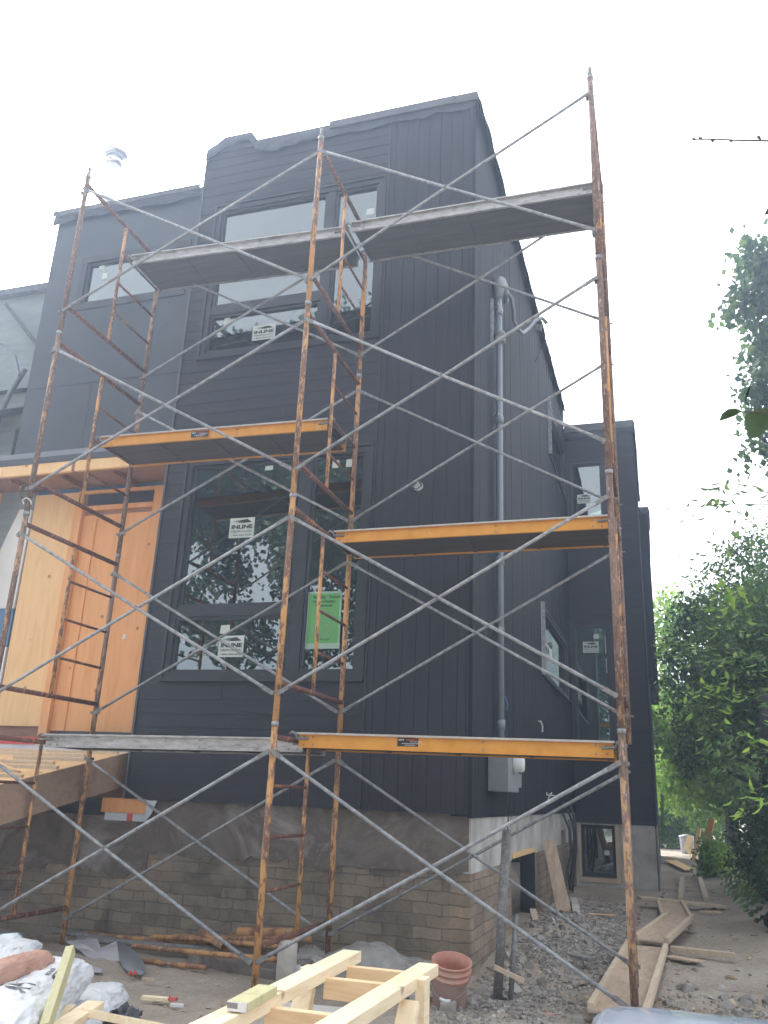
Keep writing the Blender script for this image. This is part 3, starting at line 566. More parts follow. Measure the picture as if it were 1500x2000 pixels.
b.box(-.645,-.62,gy-.004,gy-.0025,2.97,3.56);b.box(-.255,-.235,gy-.004,gy-.0025,2.97,3.56);b.box(-.66,-.23,gy-.005,gy-.0041,2.93,2.99);b.box(-.63,-.25,gy-.004,gy-.0025,3.54,3.565);b.build('clear_tape',M['tape'],pt)
text('Building',.045,(-.5,gy-.004,3.49),pt,M['ink'],bold=.001);text('Toronto',.04,(-.32,gy-.004,3.49),pt,M['ink'],bold=.001)
text('Notice of Building',.036,(-.44,gy-.004,3.44),pt,M['ink'],bold=.0007);text('Permit Issued',.036,(-.44,gy-.004,3.395),pt,M['ink'],bold=.0007)
b=MB()
rr=random.Random(2)
for k in range(13):
    z=3.35-k*.024;x=-.58
    while x<-.33:
        e=min(-.29,x+rr.uniform(.02,.06))
        if rr.random()<.8:b.box(x,e,gy-.0035,gy-.0025,z,z+.006)
        x=e+.01
b.build('printed_line',M['inkgrey'],pt)
text('416-397-5330',.03,(-.44,gy-.004,3.02),pt,M['ink'])
# ------------------------------------------------------------------ scaffold
H=1.98
COLX={0:(-2.709,-.182,-.058),1:(0,0,0),2:(2.736,-.0935,-.02)}
def make_frame():
    root=empty('scaffold_ladder_section',(0,0,0));m=M['rust'];n=1.524
    for y in (0,n):
        b=MB();b.tube([(0,y,0),(0,y,1.965)],.0265,14);l=b.build('leg',m,root,smooth=True)
        b=MB();b.tube([(0,y,1.955),(0,y,1.99)],.031,14);b.build('coupling_collar',M['galv'],l,smooth=True)
        b=MB();b.tube([(0,y,1.985),(0,y,2.09)],.0185,10);b.tube([(-.032,y,2.02),(.032,y,2.02)],.006,6);b.build('coupling_pin',M['galvdark'],l,smooth=True)
        for z in (.24,1.75):
            b=MB();b.tube([(-.03,y-.0,z),(.055,y,z)],.008,6);b.box(-.045,-.02,y-.03,y+.03,z-.014,z+.014);b.build('brace_lock',M['galvdark'],l)
    b=MB();b.tube([(0,.0,1.87),(0,n,1.87)],.0235,12);b.build('top_bar',M['rustbar'],root,smooth=True)
    b=MB();b.tube([(0,.0,.33),(0,n,.33)],.0235,12);b.build('lower_bar',M['rustbar'],root,smooth=True)
    b=MB();b.tube([(0,.77,.33),(0,.77,1.87)],.019,10);b.build('ladder_post',m,root,smooth=True)
    for z in (.71,1.1,1.49):
        b=MB();b.tube([(0,.77,z),(0,n,z)],.014,8);b.build('rung',M['rustbar'],root,smooth=True)
    return root
def copy_tree(o,parent=None):
    c=o.copy();COL.objects.link(c);c.parent=parent;ORG[c.name]=Vector((0,0,0))
    for ch in [q for q in bpy.data.objects if q.parent==o]:copy_tree(ch,c)
    return c
proto=make_frame()
tn=['bottom','second','third','top'];cn=['left','middle','right']
first=True
def kids(o):return [q for q in COL.objects if q.parent==o]
for ci in range(3):
    for k in range(4):
        o=proto if first else copy_tree(proto);first=False
        x,y,z=COLX[ci];o.location=(x,y,z+H*k)
        o.rotation_euler=(0,0,0)
        if k==0:
            e_=R(1.6) if ci==2 else 0
            o.rotation_euler=(0,0,math.pi+e_);o.location=(x-math.sin(e_)*1.524*1,y+1.524,z)
        elif ci==0:pass
        tag(o,f'rusty ladder frame on the {tn[k]} level of the {cn[ci]} row of the scaffold','scaffold frame','rusty scaffold ladder frames')
        if ci==0 and k>0 or (ci==2):
            for q in kids(o):
                if q.name.startswith('leg'):
                    q.data=q.data.copy();q.data.materials[0]=M['rustbrown']
def brace(a,b_,c,d,y,label):
    "two crossing flattened-end tubes: a-b rises, c-d falls"
    mid=(Vector(a)+Vector(b_))/2
    root=empty('cross_brace',mid,label,'cross brace','steel cross braces of the scaffold')
    for (p,q,off) in ((a,b_,-.0),(c,d,-.032)):
        p=Vector(p)+Vector((0,off,0));q=Vector(q)+Vector((0,off,0));dd=(q-p).normalized()
        sag=Vector((0,random.uniform(-.012,.012),random.uniform(-.008,.004)))
        m_=(p+q)/2+sag
        t=MB();t.tube([p+dd*.09,p+dd*.3,m_,q-dd*.3,q-dd*.09],[.0145]*5,10)
        o=t.build('brace_tube',M['galv'],root,smooth=True)
        t=MB();
        for e,s in ((p,1),(q,-1)):
            t=MB();t.bar(e-dd*s*.02,e+dd*s*.11,.006,.036,up=(0,0,1));t.build('flattened_end',M['galvdark'],o)
    t=MB();cc=mid+Vector((0,-.016,0));t.tube([cc+Vector((0,.03,0)),cc-Vector((0,.036,0))],.012,8);t.build('pivot_bolt',M['galvdark'],root)
for bay in (0,1):
    for k in range(4):
        for side in (0,1):
            L=COLX[bay];Q=COLX[bay+1];yo=side*1.524+(-.04 if side==0 else -.045)
            zl=H*k+.24;zu=H*k+1.75
            brace((L[0]+.03,L[1]+yo,L[2]+zl),(Q[0]-.03,Q[1]+yo,Q[2]+zu),(L[0]+.03,L[1]+yo,L[2]+zu),(Q[0]-.03,Q[1]+yo,Q[2]+zl),0,
              f'grey steel cross brace on the {"street" if side==0 else "house"} side of the {"left" if bay==0 else "right"} bay, {tn[k]} level')
def deck(x0,x1,y0,w,z0,z1,color,label,yR=0,hookmat='galvdark'):
    cx=(x0+x1)/2;root=empty('scaffold_deck',(cx,y0,z0),label,'scaffold deck','walking decks of the scaffold')
    h=.122;zt=lambda x:z0+(z1-z0)*(x-x0)/(x1-x0);yy=lambda x:y0+yR*(x-x0)/(x1-x0)
    a=x0+.05;e=x1-.05
    def bx(b,xa,xb,ya,yb,za,zb):
        b.hexa([(xa,yy(xa)+ya,zt(xa)+za),(xb,yy(xb)+ya,zt(xb)+za),(xb,yy(xb)+yb,zt(xb)+za),(xa,yy(xa)+yb,zt(xa)+za),(xa,yy(xa)+ya,zt(xa)+zb),(xb,yy(xb)+ya,zt(xb)+zb),(xb,yy(xb)+yb,zt(xb)+zb),(xa,yy(xa)+yb,zt(xa)+zb)])
    for s in (0,1):
        b=MB();o=0 if s==0 else w
        if s==0:bx(b,a,e,.018,.022,-h+.005,-.018);bx(b,a,e,0,.022,-.018,-.014);bx(b,a,e,0,.026,-h,-h+.005)
        else:bx(b,a,e,w-.022,w-.018,-h+.005,-.018);bx(b,a,e,w-.022,w,-.018,-.014);bx(b,a,e,w-.026,w,-h,-h+.005)
        b.build('side_rail',M[color],root)
    b=MB();bx(b,a-.01,e+.01,-.006,w+.006,-.0138,.0);b.build('plywood_panel',M['plydeck' if color=='orange' else 'plydeck'],root)
    b=MB();bx(b,a-.01,e+.01,-.012,-.0065,-.0142,.002);b.build('panel_edge',M['plyedge' if color=='orange' else 'alu'],root)
    b=MB();bx(b,a+.02,e-.02,.0265,w-.0265,-h+.012,-h+.02);b.build('underside_sheet',M['plydeck'],root)
    for k in range(5):
        xk=a+.03+(e-a-.1)*k/4;b=MB();bx(b,xk,xk+.03,.027,w-.027,-h+.004,-h+.0115);b.build('cross_member',M['plydeck'],root)
    for (xe,sg) in ((a,-1),(e,1)):
        for s in (.02,w-.06):
            b=MB();xo=xe+sg*.0
            pts=[Vector((xe-sg*.09,yy(xe)+s-.012,zt(xe)-.05)),Vector((xe+sg*.01,yy(xe)+s-.012,zt(xe)-.045)),Vector((xe+sg*.03,yy(xe)+s-.012,zt(xe)-.008)),Vector((xe+sg*.06,yy(xe)+s-.012,zt(xe)+.004)),Vector((xe+sg*.082,yy(xe)+s-.012,zt(xe)-.02))]
            b.tube(pts,.012,6);b.build('hook',M[hookmat],root,smooth=True)
    b=MB()
    for xr in (a+.05,a+.13,e-.05,e-.13,(a+e)/2+.3):
        for zz in (-.035,-.095):
            c_=Vector((xr,yy(xr)+.014,zt(xr)+zz));b.tube([c_,c_+Vector((0,-.007,0))] if False else [c_+Vector((0,.006,0)),c_-Vector((0,.004,0))],.008,6)
    b.build('rivet',M['galvdark'],root)
    return root
d2=deck(-2.7,-.02,.70,.60,7.43,7.49,'alu','silver scaffold deck on the top level of the left bay, under the upper windows',yR=.2)
d1=deck(.02,2.72,.86,.60,7.50,7.43,'alu','silver scaffold deck on the top level of the right bay, reaching the right post',yR=-.07)
d3=deck(-2.7,-.02,.66,.60,5.06,5.10,'orange','orange-edged scaffold deck on the third level in front of the plywood doorway',yR=.18)
d4=deck(.02,2.72,.90,.60,3.90,3.88,'orange','orange-edged scaffold deck on the second level of the right bay with flaking white paint',yR=-.09)
d5=deck(.03,2.71,.31,.55,1.93,1.905,'orange','orange-edged scaffold deck on the lowest right level bearing a black label',yR=-.08)
d6=deck(-2.69,-.0,.52,.60,1.885,1.91,'alu','dirty silver scaffold deck on the lowest left level beside the ramp',yR=.2)
def plate(x0,x1,z0,z1,y,label,parent_note):
    b=MB();b.box(x0,x1,y-.003,y,z0,z1);o=b.build('maker_plate',M['ink'],org=((x0+x1)/2,y,z0),label=label,cat='label plate',group='black label plates on the deck edges')
    w=x1-x0;h=z1-z0
    text('jack b',h*.28,(x0+w*.05,y-.004,z1-h*.3),o,M['white'],bold=.001,align='LEFT');
    t=MB()
    for (a,c,zz) in ((.5,.95,.52),(.18,.85,.3),(.3,.7,.12)):
        x=x0+w*a
        while x<x0+w*c:
            t.box(x,x+w*.05,y-.0042,y-.003,z0+h*zz,z0+h*zz+h*.07);x+=w*.07
    t.build('small_print',M['white'],o)
    t=MB();x=x0+w*.36
    while x<x0+w*.75:
        t.box(x,x+w*.045,y-.0042,y-.003,z1-h*.3,z1-h*.12);x+=w*.06
    t.build('red_print',M['red'],o)
plate(.96,1.17,1.835,1.902,.298,'black label plate on the lowest orange deck edge','')
plate(-1.585,-1.38,4.985,5.05,.748,'black label plate on the third level orange deck edge','')
# hooks, clips and a looped strap on the left front post
b=MB();b.tube([at(60,970,1,-.2),at(45,975,1,-.2),at(37,963,1,-.2),at(42,950,1,-.2),at(55,945,1,-.2)],.009,6);b.build('strap_loop',M['cable'],label='dark bent strap looped on the left front post above the second level',cat='strap')
b=MB();b.tube([at(46,984,1,-.22),at(44,976,1,-.22),at(52,972,1,-.22),at(60,978,1,-.22),at(61,985,1,-.22)],.006,6);b.build('wire_hook',M['white'],label='small pale wire hook hanging by the left front post',cat='hook')
# ------------------------------------------------------------------ service mast, meter, wires
ms=empty('service_mast',smap(3.08,2.1,.09),'grey conduit mast with weatherhead running up the side wall','conduit')
mx=lambda y,z,d=.09:Vector(smap(y,z,d))
b=MB();b.tube([mx(3.08,1.95),mx(3.08,7.75)],.042,16);b.build('conduit',M['pvc'],ms,smooth=True)
for i,z in enumerate((2.2,4.08,5.9,7.45)):
    b=MB();b.tube([mx(3.08,z),mx(3.08,z+.1)],.052,14);b.build('coupling',M['pvc'],ms,smooth=True)
for z in (3.3,5.98,7.55):
    b=MB();b.tube([mx(3.08,z),mx(3.08,z+.035)],.048,14);b.bar(mx(3.08,z+.017,.0),mx(2.98,z+.017,.1),.02,.03);b.build('strap',M['galv'],ms)
b=MB();b.lathe(mx(3.08,7.05),[(.05,0),(.085,.01),(.085,.05),(.06,.06),(.06,.1),(.08,.11),(.08,.15),(.05,.16)],16);b.build('mast_clamp',M['metalgrey'],ms,smooth=True)
b=MB();b.bar(mx(2.9,6.9,.03),mx(2.9,7.6,.03),.05,.035,up=(1,0,0));b.build('mounting_channel',M['galv'],ms)
b=MB();b.tube([mx(3.08,7.7),mx(3.08,7.9),mx(3.15,8.0),mx(3.32,8.02),mx(3.5,7.93)],[.05,.07,.09,.09,.06],14);b.build('weatherhead',M['metalgrey'],ms,smooth=True)
cpts=[(990,570,3.4),(1000,585,3.45),(1003,607,3.5),(1004,627,3.6),(1013,645,3.8),(1021,651,4.0),(1033,641,4.3),(1047,625,4.6),(1059,621,4.8),(1067,631,4.9)]
sc_=MB();sc_.tube([at(a,b_,1,y) for a,b_,y in cpts],.026,8)
sc_=sc_.build('service_cable',M['cablegrey'],label='thick grey cable looping from the weatherhead towards the roof edge',cat='cable',smooth=True)
for pl in ([(1066,628,4.9),(1068,645,4.9),(1062,664,4.9),(1058,680,5)],[(1066,624,4.9),(1075,638,4.9),(1070,658,5),(1063,676,5)],[(1058,676,5),(1052,692,5),(1045,708,5.0)]):
    b=MB();b.tube([at(*q[:2],1,q[2]) for q in pl],.007,6);b.build('wire_tail',M['cable'],sc_)
b=MB();c=at(1050,640,1,4.8);b.box(c.x-.03,c.x+.06,c.y-.03,c.y+.03,c.z-.06,c.z+.05);b.build('insulator',M['galvdark'],sc_)
mt=empty('electric_meter',smap(3.1,1.55,0),'grey electric meter box with round glass meter on the side wall','electric meter')
def sbox(b,y0,y1,z0,z1,d0,d1):piece(b,smap,y0,y1,z0,z1,d0,d1)
b=MB();sbox(b,2.7,3.35,1.54,2.02,.021,.24);b.build('box',M['metalgrey'],mt,bevel=.008)
b=MB();b.lathe(smap(3.05,1.83,.24),[(.09,0),(.1,.02),(.085,.05),(.085,.09),(.07,.11),(0,.115)],20,(1,0,0));b.build('meter_glass',M['white'],mt,smooth=True)
b=MB();sbox(b,3.5,3.8,1.6,1.75,.021,.2);b.tube([smap(3.35,1.7,.1),smap(3.52,1.7,.1)],.04,10);b.build('side_fitting',M['galv'],mt)
b=MB();b.tube([smap(3.6,1.6,.12),smap(3.62,1.45,.09),smap(3.7,1.3,.06),smap(3.75,1.1,.04)],.008,6);b.build('ground_wire',M['cable'],mt)
cb=MB()
for i,pts in enumerate([[(1075,1560),(1090,1563),(1108,1580),(1118,1605),(1122,1640),(1118,1690),(1112,1730)],[(1085,1565),(1100,1590),(1112,1620),(1116,1660),(1108,1700),(1114,1738)],[(1090,1562),(1115,1575),(1124,1610),(1126,1660),(1122,1700),(1118,1740)]]):
    cb.tube([at(a,b_,1,9.4-.03*i) for a,b_ in pts],.022,6)
cb.build('cable_bundle',M['cable'],label='black utility cables hanging in a bundle by the side foundation',cat='cables',smooth=True)
b=MB();b.bar(at(1112,1600,1,9.7),at(1118,1745,1,9.7),.09,.05);b.build('cable_board',M['galvdark'],label='dark upright board behind the hanging utility cables',cat='board')
b=MB()
for i in range(6):
    b.tube([at(1062+i*2,1553,1,7.3),at(1058+i*5,1548+i%2*6,1,7.25),at(1064+i*2,1563-i%3*5,1,7.2)],.008,5)
b.build('wire_ends',M['white'],label='frayed white wire ends poking from the side wall above the foundation',cat='wires')
for (px,py,lb,mm) in [(992,1370,'blue and brown wire tail poking from the side wall beside the mast','bluesh'),(1061,1416,'short white wire tail poking from the side wall under the lower side window','white')]:
    c=at(px,py,0,1.36);b=MB();b.tube([(1.26,c.y,c.z+.06),(1.33,c.y-.02,c.z+.05),(1.35,c.y,c.z-.02),(1.34,c.y+.03,c.z-.1)],.012,6);b.build('wire_tail',M[mm],label=lb,cat='wire')
# steel posts by the corner
for (xa,ya,top,r_,lb) in [(1.66,.93,(990,1620),.05,'tall dark steel post standing on a plate near the house corner'),(1.76,.95,(1008,1785),.028,'short dark steel pipe standing beside the tall steel post')]:
    t_=at(*top,1,ya+.1);root=empty('steel_post',(xa,ya,-.05),lb,'steel post','steel posts standing at the corner')
    b=MB();b.tube([(xa,ya,-.04),(t_.x,t_.y,t_.z)],r_*.75,12);b.build('post',M['galvdark'],root,smooth=True)
    b=MB();b.box(xa-.12,xa+.1,ya-.09,ya+.09,-.055,-.04+.012);b.build('base_plate',M['galv'],root)
b=MB();b.bar(at(965,1888,1,.7),at(1023,1916,1,.75),.05,.03);b.build('wood_scrap',M['lumber'],label='thin wood offcut lying across the two steel posts',cat='wood')
# ------------------------------------------------------------------ ramp at the door
rp=empty('door_ramp',(-3.9,1,1.2),'sloping wooden ramp with nailed battens leading to the covered front door','ramp')
zt=lambda y:1.80+(y-2.2)*.2
X0,X1=-5.9,-2.80;Y0,Y1=-.6,2.19
def slab(b,xa,xb,ya,yb,oa,ob):b.hexa([(xa,ya,zt(ya)+oa),(xb,ya,zt(ya)+oa),(xb,yb,zt(yb)+oa),(xa,yb,zt(yb)+oa),(xa,ya,zt(ya)+ob),(xb,ya,zt(ya)+ob),(xb,yb,zt(yb)+ob),(xa,yb,zt(yb)+ob)])
b=MB();slab(b,X0,X1,Y0,Y1,-.02,0);b.build('deck_sheet',M['plylight'],rp)
b=MB();slab(b,X1,X1+.02,Y0,Y1,-.36,.006);b.build('side_board',M['plybrown'],rp)
b=MB();slab(b,X0,X0+.02,Y0,Y1,-.36,.0);slab(b,-4.4,-4.36,Y0,Y1,-.3,-.021);b.build('stringer',M['plybrown'],rp)
r=random.Random(5)
for k in range(11):
    y=Y0+.15+k*.25;x=X1-.06-(k%2)*.25
    while x>X0+.3:
        L=r.uniform(.9,1.3);b=MB();a=max(X0+.05,x-L)
        b.hexa([(a,y,zt(y)+.001),(x,y,zt(y)+.001),(x,y+.035,zt(y+.035)+.001),(a,y+.035,zt(y+.035)+.001),(a,y,zt(y)+.03),(x,y,zt(y)+.03),(x,y+.035,zt(y+.035)+.03),(a,y+.035,zt(y+.035)+.03)]);b.build('batten',M['lumber'],rp);x-=L+r.uniform(.1,.4)
b=MB();pts=[]
for i in range(20):
    x=-5.6+i*.15;y=1.2+.5*math.sin(i*.25);pts.append((x,y,zt(y)+.035))
b.tube(pts,.008,6);b.build('yellow_cord',M['plylight'],label='pale yellow cord trailing over the ramp battens',cat='cord')
for (x,y) in ((-2.95,-.45),(-5.7,-.45),(-5.7,1.2)):
    b=MB();b.box(x-.045,x+.045,y-.045,y+.045,-.1,zt(y)-.3);b.build('support_post',M['lumber'],rp)
# ------------------------------------------------------------------ sawhorse bench of fresh lumber
sh_=empty('work_bench',(1.65,-3.1,0),'fresh pine ladder-like trestle frame of two long rails and cross pieces in the foreground','trestle')
zt_=.70
b=MB();b.bar((1.44,-2.0,zt_-.02),(1.50,-4.9,zt_-.02),.098,.05);b.build('long_rail',M['pine'],sh_,bevel=.003)
b=MB();b.bar((1.86,-2.08,zt_-.03),(1.80,-4.9,zt_-.03),.098,.05);b.build('long_rail',M['pine'],sh_,bevel=.003)
for y in (-2.2,-2.5,-3.12,-3.9):
    b=MB();b.box(1.49,1.80,y-.022,y+.022,zt_-.115,zt_-.03);b.build('cross_piece',M['pinex'],sh_,bevel=.003)
for (x,y,dx,dy) in ((1.915,-2.40,0,0),(1.37,-2.42,0,0),(1.915,-4.3,0,0),(1.37,-4.3,0,0)):
    b=MB();b.bar((x,y,zt_-.01),(x+dx,y+dy,0.0),.045,.09,up=(0,1,0));b.build('leg',M['pine'],sh_,bevel=.003)
b=MB();b.bar((1.9,-2.55,zt_-.08),(1.88,-3.0,.02),.04,.085,up=(1,0,0));b.build('diagonal_brace',M['pine'],sh_,bevel=.003)
b=MB();b.bar((1.40,-2.5,zt_-.08),(1.42,-2.95,.02),.04,.085,up=(1,0,0));b.build('diagonal_brace',M['pine'],sh_,bevel=.003)
b=MB();b.bar((1.60,-2.9,.60),(1.60,-2.9,.601),.01,.01)
# offcut lying on the rail with a paper tag on its end
oc=empty('lumber_offcut',(1.49,-3.35,zt_+.006),'short pale lumber offcut with a white barcode tag lying on the trestle rail','wood offcut')
b=MB();b.bar((1.485,-3.12,zt_+.026),(1.505,-3.42,zt_+.026),.08,.032);b.build('block',M['treated'],oc,bevel=.003)
b=MB();b.box(1.467,1.543,-3.4245,-3.4215,zt_+.011,zt_+.041);tg=b.build('paper_tag',M['white'],oc)
b=MB()
for i in range(14):b.box(1.468+i*.003,1.4692+i*.003,-3.4255,-3.4246,zt_+.02,zt_+.038)
b.build('barcode',M['ink'],tg)
# ------------------------------------------------------------------ orange pail
bk=empty('bucket',(1.36,.62,-.03),'dirty orange plastic pail tilted on the dirt at the house corner','bucket')
ax=Vector((.12,-.26,1)).normalized();c0=Vector((1.385,.42,-.03))
b=MB();b.lathe(c0,[(0,.0),(0.1150,0.0000),(0.1196,0.0088),(0.1362,0.2464)],28,ax);b.build('lower_side',M['bucketdirt'],bk,smooth=True)
b=MB();b.lathe(c0,[(0.1362,0.2464),(0.1454,0.2490),(0.1454,0.2640),(0.1380,0.2658),(0.1398,0.2948),(0.1500,0.2974),(0.1500,0.3098),(0.1408,0.3124),(0.1435,0.3432),(0.1527,0.3467),(0.1527,0.3564),(0.1380,0.3564),(0.1362,0.2640),(0.1150,0.0176),(0,.015)],28,ax);b.build('rim',M['bucket'],bk,smooth=True)
u=ax.orthogonal().normalized();w=Vector((1,0,0));w=(w-ax*w.dot(ax)).normalized();u=ax.cross(w)
pts=[c0+ax*.29+w*(.153*math.cos(a))-u*0+(-u if u.y>0 else u)*(.157*math.sin(a))-ax*(.15*math.sin(a)) for a in [math.pi*i/12 for i in range(13)]]
b=MB();b.tube(pts,.0035,6);b.build('handle',M['galv'],bk)
b=MB();b.tube([pts[5],pts[6],pts[7]],.011,8);b.build('hand_grip',M['white'],bk,smooth=True)
# ------------------------------------------------------------------ rusty steel pipes and debris along the foundation
pipes=[((-2.05,1.55,.03),(-.4,1.72,.06),.024,'rustpipe'),((-2.6,1.5,.03),(-1.7,1.52,.03),.024,'rustpipe'),((-1.75,1.42,.08),(-.55,1.5,.12),.022,'rustpipe'),((-1.5,1.35,.1),(-.2,1.62,.16),.03,'rustpipe'),
 ((-2.5,1.3,.02),(-.8,1.3,.05),.03,'galvdark'),((-1.3,1.25,.13),(-.25,1.15,.15),.022,'rustpipe'),((-.95,1.6,.16),(-.25,1.7,.2),.045,'rustpipe'),((-1.25,1.45,.16),(-.8,1.05,.12),.035,'rustpipe'),
 ((-1.6,.85,.09),(-.15,.75,.12),.022,'rustpipe'),((-1.55,.78,.0),(-.72,.6,.03),.02,'rustpipe'),((-1.1,1.75,.1),(-.35,1.8,.16),.03,'rustpipe'),((-2.9,1.45,.04),(-1.4,1.25,.02),.028,'galvdark')]
words=['thin orange-brown pipe nearest the foundation wall','short ochre pipe at the left end of the pile','brown pipe crossing the middle of the pile','thick brown pipe slanting up to the right','long dark grey pipe at the bottom of the pile','thin pipe lying across the front of the pile','fat brown pipe with an open end behind the middle post','short fat pipe lying crosswise on the pile','long orange pipe along the front edge of the pile','short ochre pipe lying alone on the dirt in front','brown pipe at the back of the pile beside the wall','dark pipe half buried at the left of the pile']
for (a,c,r_,m_),lb in zip(pipes,words):
    b=MB();a=Vector(a);c=Vector(c);dd=(c-a).normalized()
    b.tube([a,a.lerp(c,.5)+Vector((0,0,-.004)),c],r_,12,cap=False);b.tube([a+dd*.001,c-dd*.001],r_*.82,12,cap=False);b.tube([a+dd*.12,a+dd*.125],r_*.8,8)
    b.build('steel_pipe',M[m_],label=lb,cat='pipe',group='rusty pipes heaped by the foundation',smooth=True)
b=MB();b.tube([(-1.6,.85,.09),(-1.64,.82,.05),(-1.55,.78,.0)],.018,8);b.build('pipe_elbow',M['rustpipe'],label='curved pipe bend joining two pipes at the front of the heap',cat='pipe',smooth=True)
def crumple(name,cx,cy,z,w,l,rot,amp,m,seed,label,cat,group=None,n=14,fold=None,thick=.004,edge=.12):
    P=[];r=random.Random(seed);c_,s_=math.cos(rot),math.sin(rot)
    for i in range(n+1):
        row=[]
        for j in range(n+1):
            u=(i/n-.5);v=(j/n-.5);k=1+edge*mn.noise(Vector((u*5+seed,v*5,2)))*2
            x=u*w*k;y=v*l*k;q=Vector((u*3.1+seed,v*3.1,seed*.7))
            zz=amp*(abs(mn.noise(q))*1.5+.35*abs(mn.noise(q*2.7)))+ (fold(u,v) if fold else 0)
            px_,py_=cx+x*c_-y*s_,cy+x*s_+y*c_
            row.append((px_,py_,max(z+zz,gz(px_,py_)+.004)))
        P.append(row)
    b=MB();b.grid(P);o=b.build(name,m,label=label,cat=cat,group=group);s=o.modifiers.new('s','SOLIDIFY');s.thickness=thick;s.offset=1;return o
def fan(name,poly,y_list,m,label,cat,thick=.003):
    "folded sheet: photo outline points given with their own depth"
    b=MB();pts=[at(a,c,1,y) for a,c,y in poly];n=len(pts);cen=sum(pts,Vector())/n+Vector((0,-.02,.03));b.add(pts+[cen],[(i,(i+1)%n,n) for i in range(n)])
    o=b.build(name,m,label=label,cat=cat);s=o.modifiers.new('s','SOLIDIFY');s.thickness=thick;return o
fan('metal_flashing',[(130,1840,.95),(190,1835,1.1),(195,1865,.75),(160,1860,.8),(145,1850,.85)],0,M['sheet'],'bent pale grey flashing with a folded left wing on the dirt','sheet metal')
b=MB()
A_=[(148,1838,1.05),(192,1836,1.1),(200,1868,.72),(222,1840,1.0),(235,1876,.55),(262,1905,.2)]
top=[at(128,1838,1,1.0),at(190,1834,1,1.1),at(197,1852,1,.85),at(228,1838,1,1.0)];bot=[at(158,1858,1,.75),at(172,1872,1,.62),at(196,1876,1,.6),at(236,1878,1,.55)]
b.grid([top,bot]);o=b.build('metal_flashing',M['sheet'],label='zigzag folded grey sheet metal lying on the dirt',cat='sheet metal');s=o.modifiers.new('s','SOLIDIFY');s.thickness=.003
b=MB();b.grid([[at(228,1838,1,1.0),at(256,1852,1,.8),at(280,1878,1,.5)],[at(234,1876,1,.55),at(250,1890,1,.35),at(284,1898,1,.22)],[at(240,1890,1,.35),at(252,1900,1,.2),at(276,1905,1,.15)]]);o=b.build('torn_felt',M['metalgrey'],label='dark grey torn roofing felt draped right of the folded sheet metal',cat='roofing felt',smooth=True);s=o.modifiers.new('s','SOLIDIFY');s.thickness=.006
b=MB();b.grid([[at(150,1886,1,.25),at(172,1884,1,.3),at(200,1893,1,.2)],[at(158,1890,1,.2),at(176,1899,1,.08),at(198,1900,1,.08)]]);o=b.build('metal_scrap',M['sheet'],label='small pale torn metal strip with a red end on the dirt',cat='scrap');s=o.modifiers.new('s','SOLIDIFY');s.thickness=.003
crumple('red_wrapper',-1.13,.13,.02,.06,.05,.4,.03,M['red'],3,'crumpled red wrapper at the tip of the torn metal strip','wrapper',n=6)
crumple('red_wrapper',-.39,-.5,.02,.06,.05,.9,.035,M['red'],8,'crumpled pink-red wrapper on open dirt beside a wood offcut','wrapper',n=6)
crumple('plastic_sheet',.42,1.5,-.06,1.35,.8,.1,.13,M['poly'],5,'cloudy clear plastic sheet heaped over debris behind the trestle','plastic sheet',n=22,fold=lambda u,v:.16*(1-4*u*u)*(1-4*v*v))
cl=MB();cl.lathe((.07,.42,-.1),[(.0,0),(.08,0),(.078,.40),(.07,.42),(0,.425)],12);cl.build('concrete_pier',M['plyedge'],label='short round pale concrete pier beside the middle front post',cat='concrete pier',smooth=True)
b=MB();b.hexa([(-1.15,1.05,-.08),(.0,.62,-.08),(.1,.86,-.08),(-1.1,1.3,-.08),(-1.15,1.05,.05),(.0,.62,.05),(.1,.86,.07),(-1.1,1.3,.07)]);b.build('concrete_slab',M['concrete'],label='long grey concrete curb slab under the pipe heap',cat='slab',bevel=.01)
crumple('plastic_tub_lid',.02,.72,.0,.26,.18,.3,.1,M['sheet'],12,'grey plastic lid scrap at the foot of the middle front post','lid',n=8)
for (x,y,w_,l_,h_,rz,lb,mm) in [(.35,1.55,.42,.2,.2,.15,'pale block leaning by the foundation under the plastic sheet','foam'),(.62,-.35,.55,.3,.06,.2,'pale flat slab on the dirt seen through the trestle','foam'),(.38,-1.35,.6,.42,.07,.25,'large white slab on the dirt below the trestle rails','foam'),(1.0,.2,.22,.12,.1,.5,'brown broken block beside the orange pail','stone'),(1.42,.25,.13,.1,.08,.2,'rough grey stone in front of the orange pail','stone'),(3.0,-.5,.16,.13,.12,.3,'round grey stone right of the last front post','stone'),(2.32,.42,.09,.08,.07,.1,'small round stone at the near corner of the walkway','stone'),(2.1,.55,.1,.05,.03,.1,'reddish brick piece left of the walkway','bucket')]:
    b=MB();r=random.Random(int(x*100));q=Matrix.Rotation(rz,3,'Z');pts=[]
    for (sx,sy,sz) in [(-1,-1,0),(1,-1,0),(1,1,0),(-1,1,0),(-1,-1,1),(1,-1,1),(1,1,1),(-1,1,1)]:
        p=q@Vector((sx*w_/2*r.uniform(.85,1.05),sy*l_/2*r.uniform(.85,1.05),0));pts.append((x+p.x,y+p.y,gz(x,y)-.02+sz*h_*r.uniform(.85,1.1)))
    b.hexa(pts);b.build('block' if mm=='foam' else 'stone',M[mm],label=lb,cat='slab' if mm=='foam' else 'stone',bevel=.012)
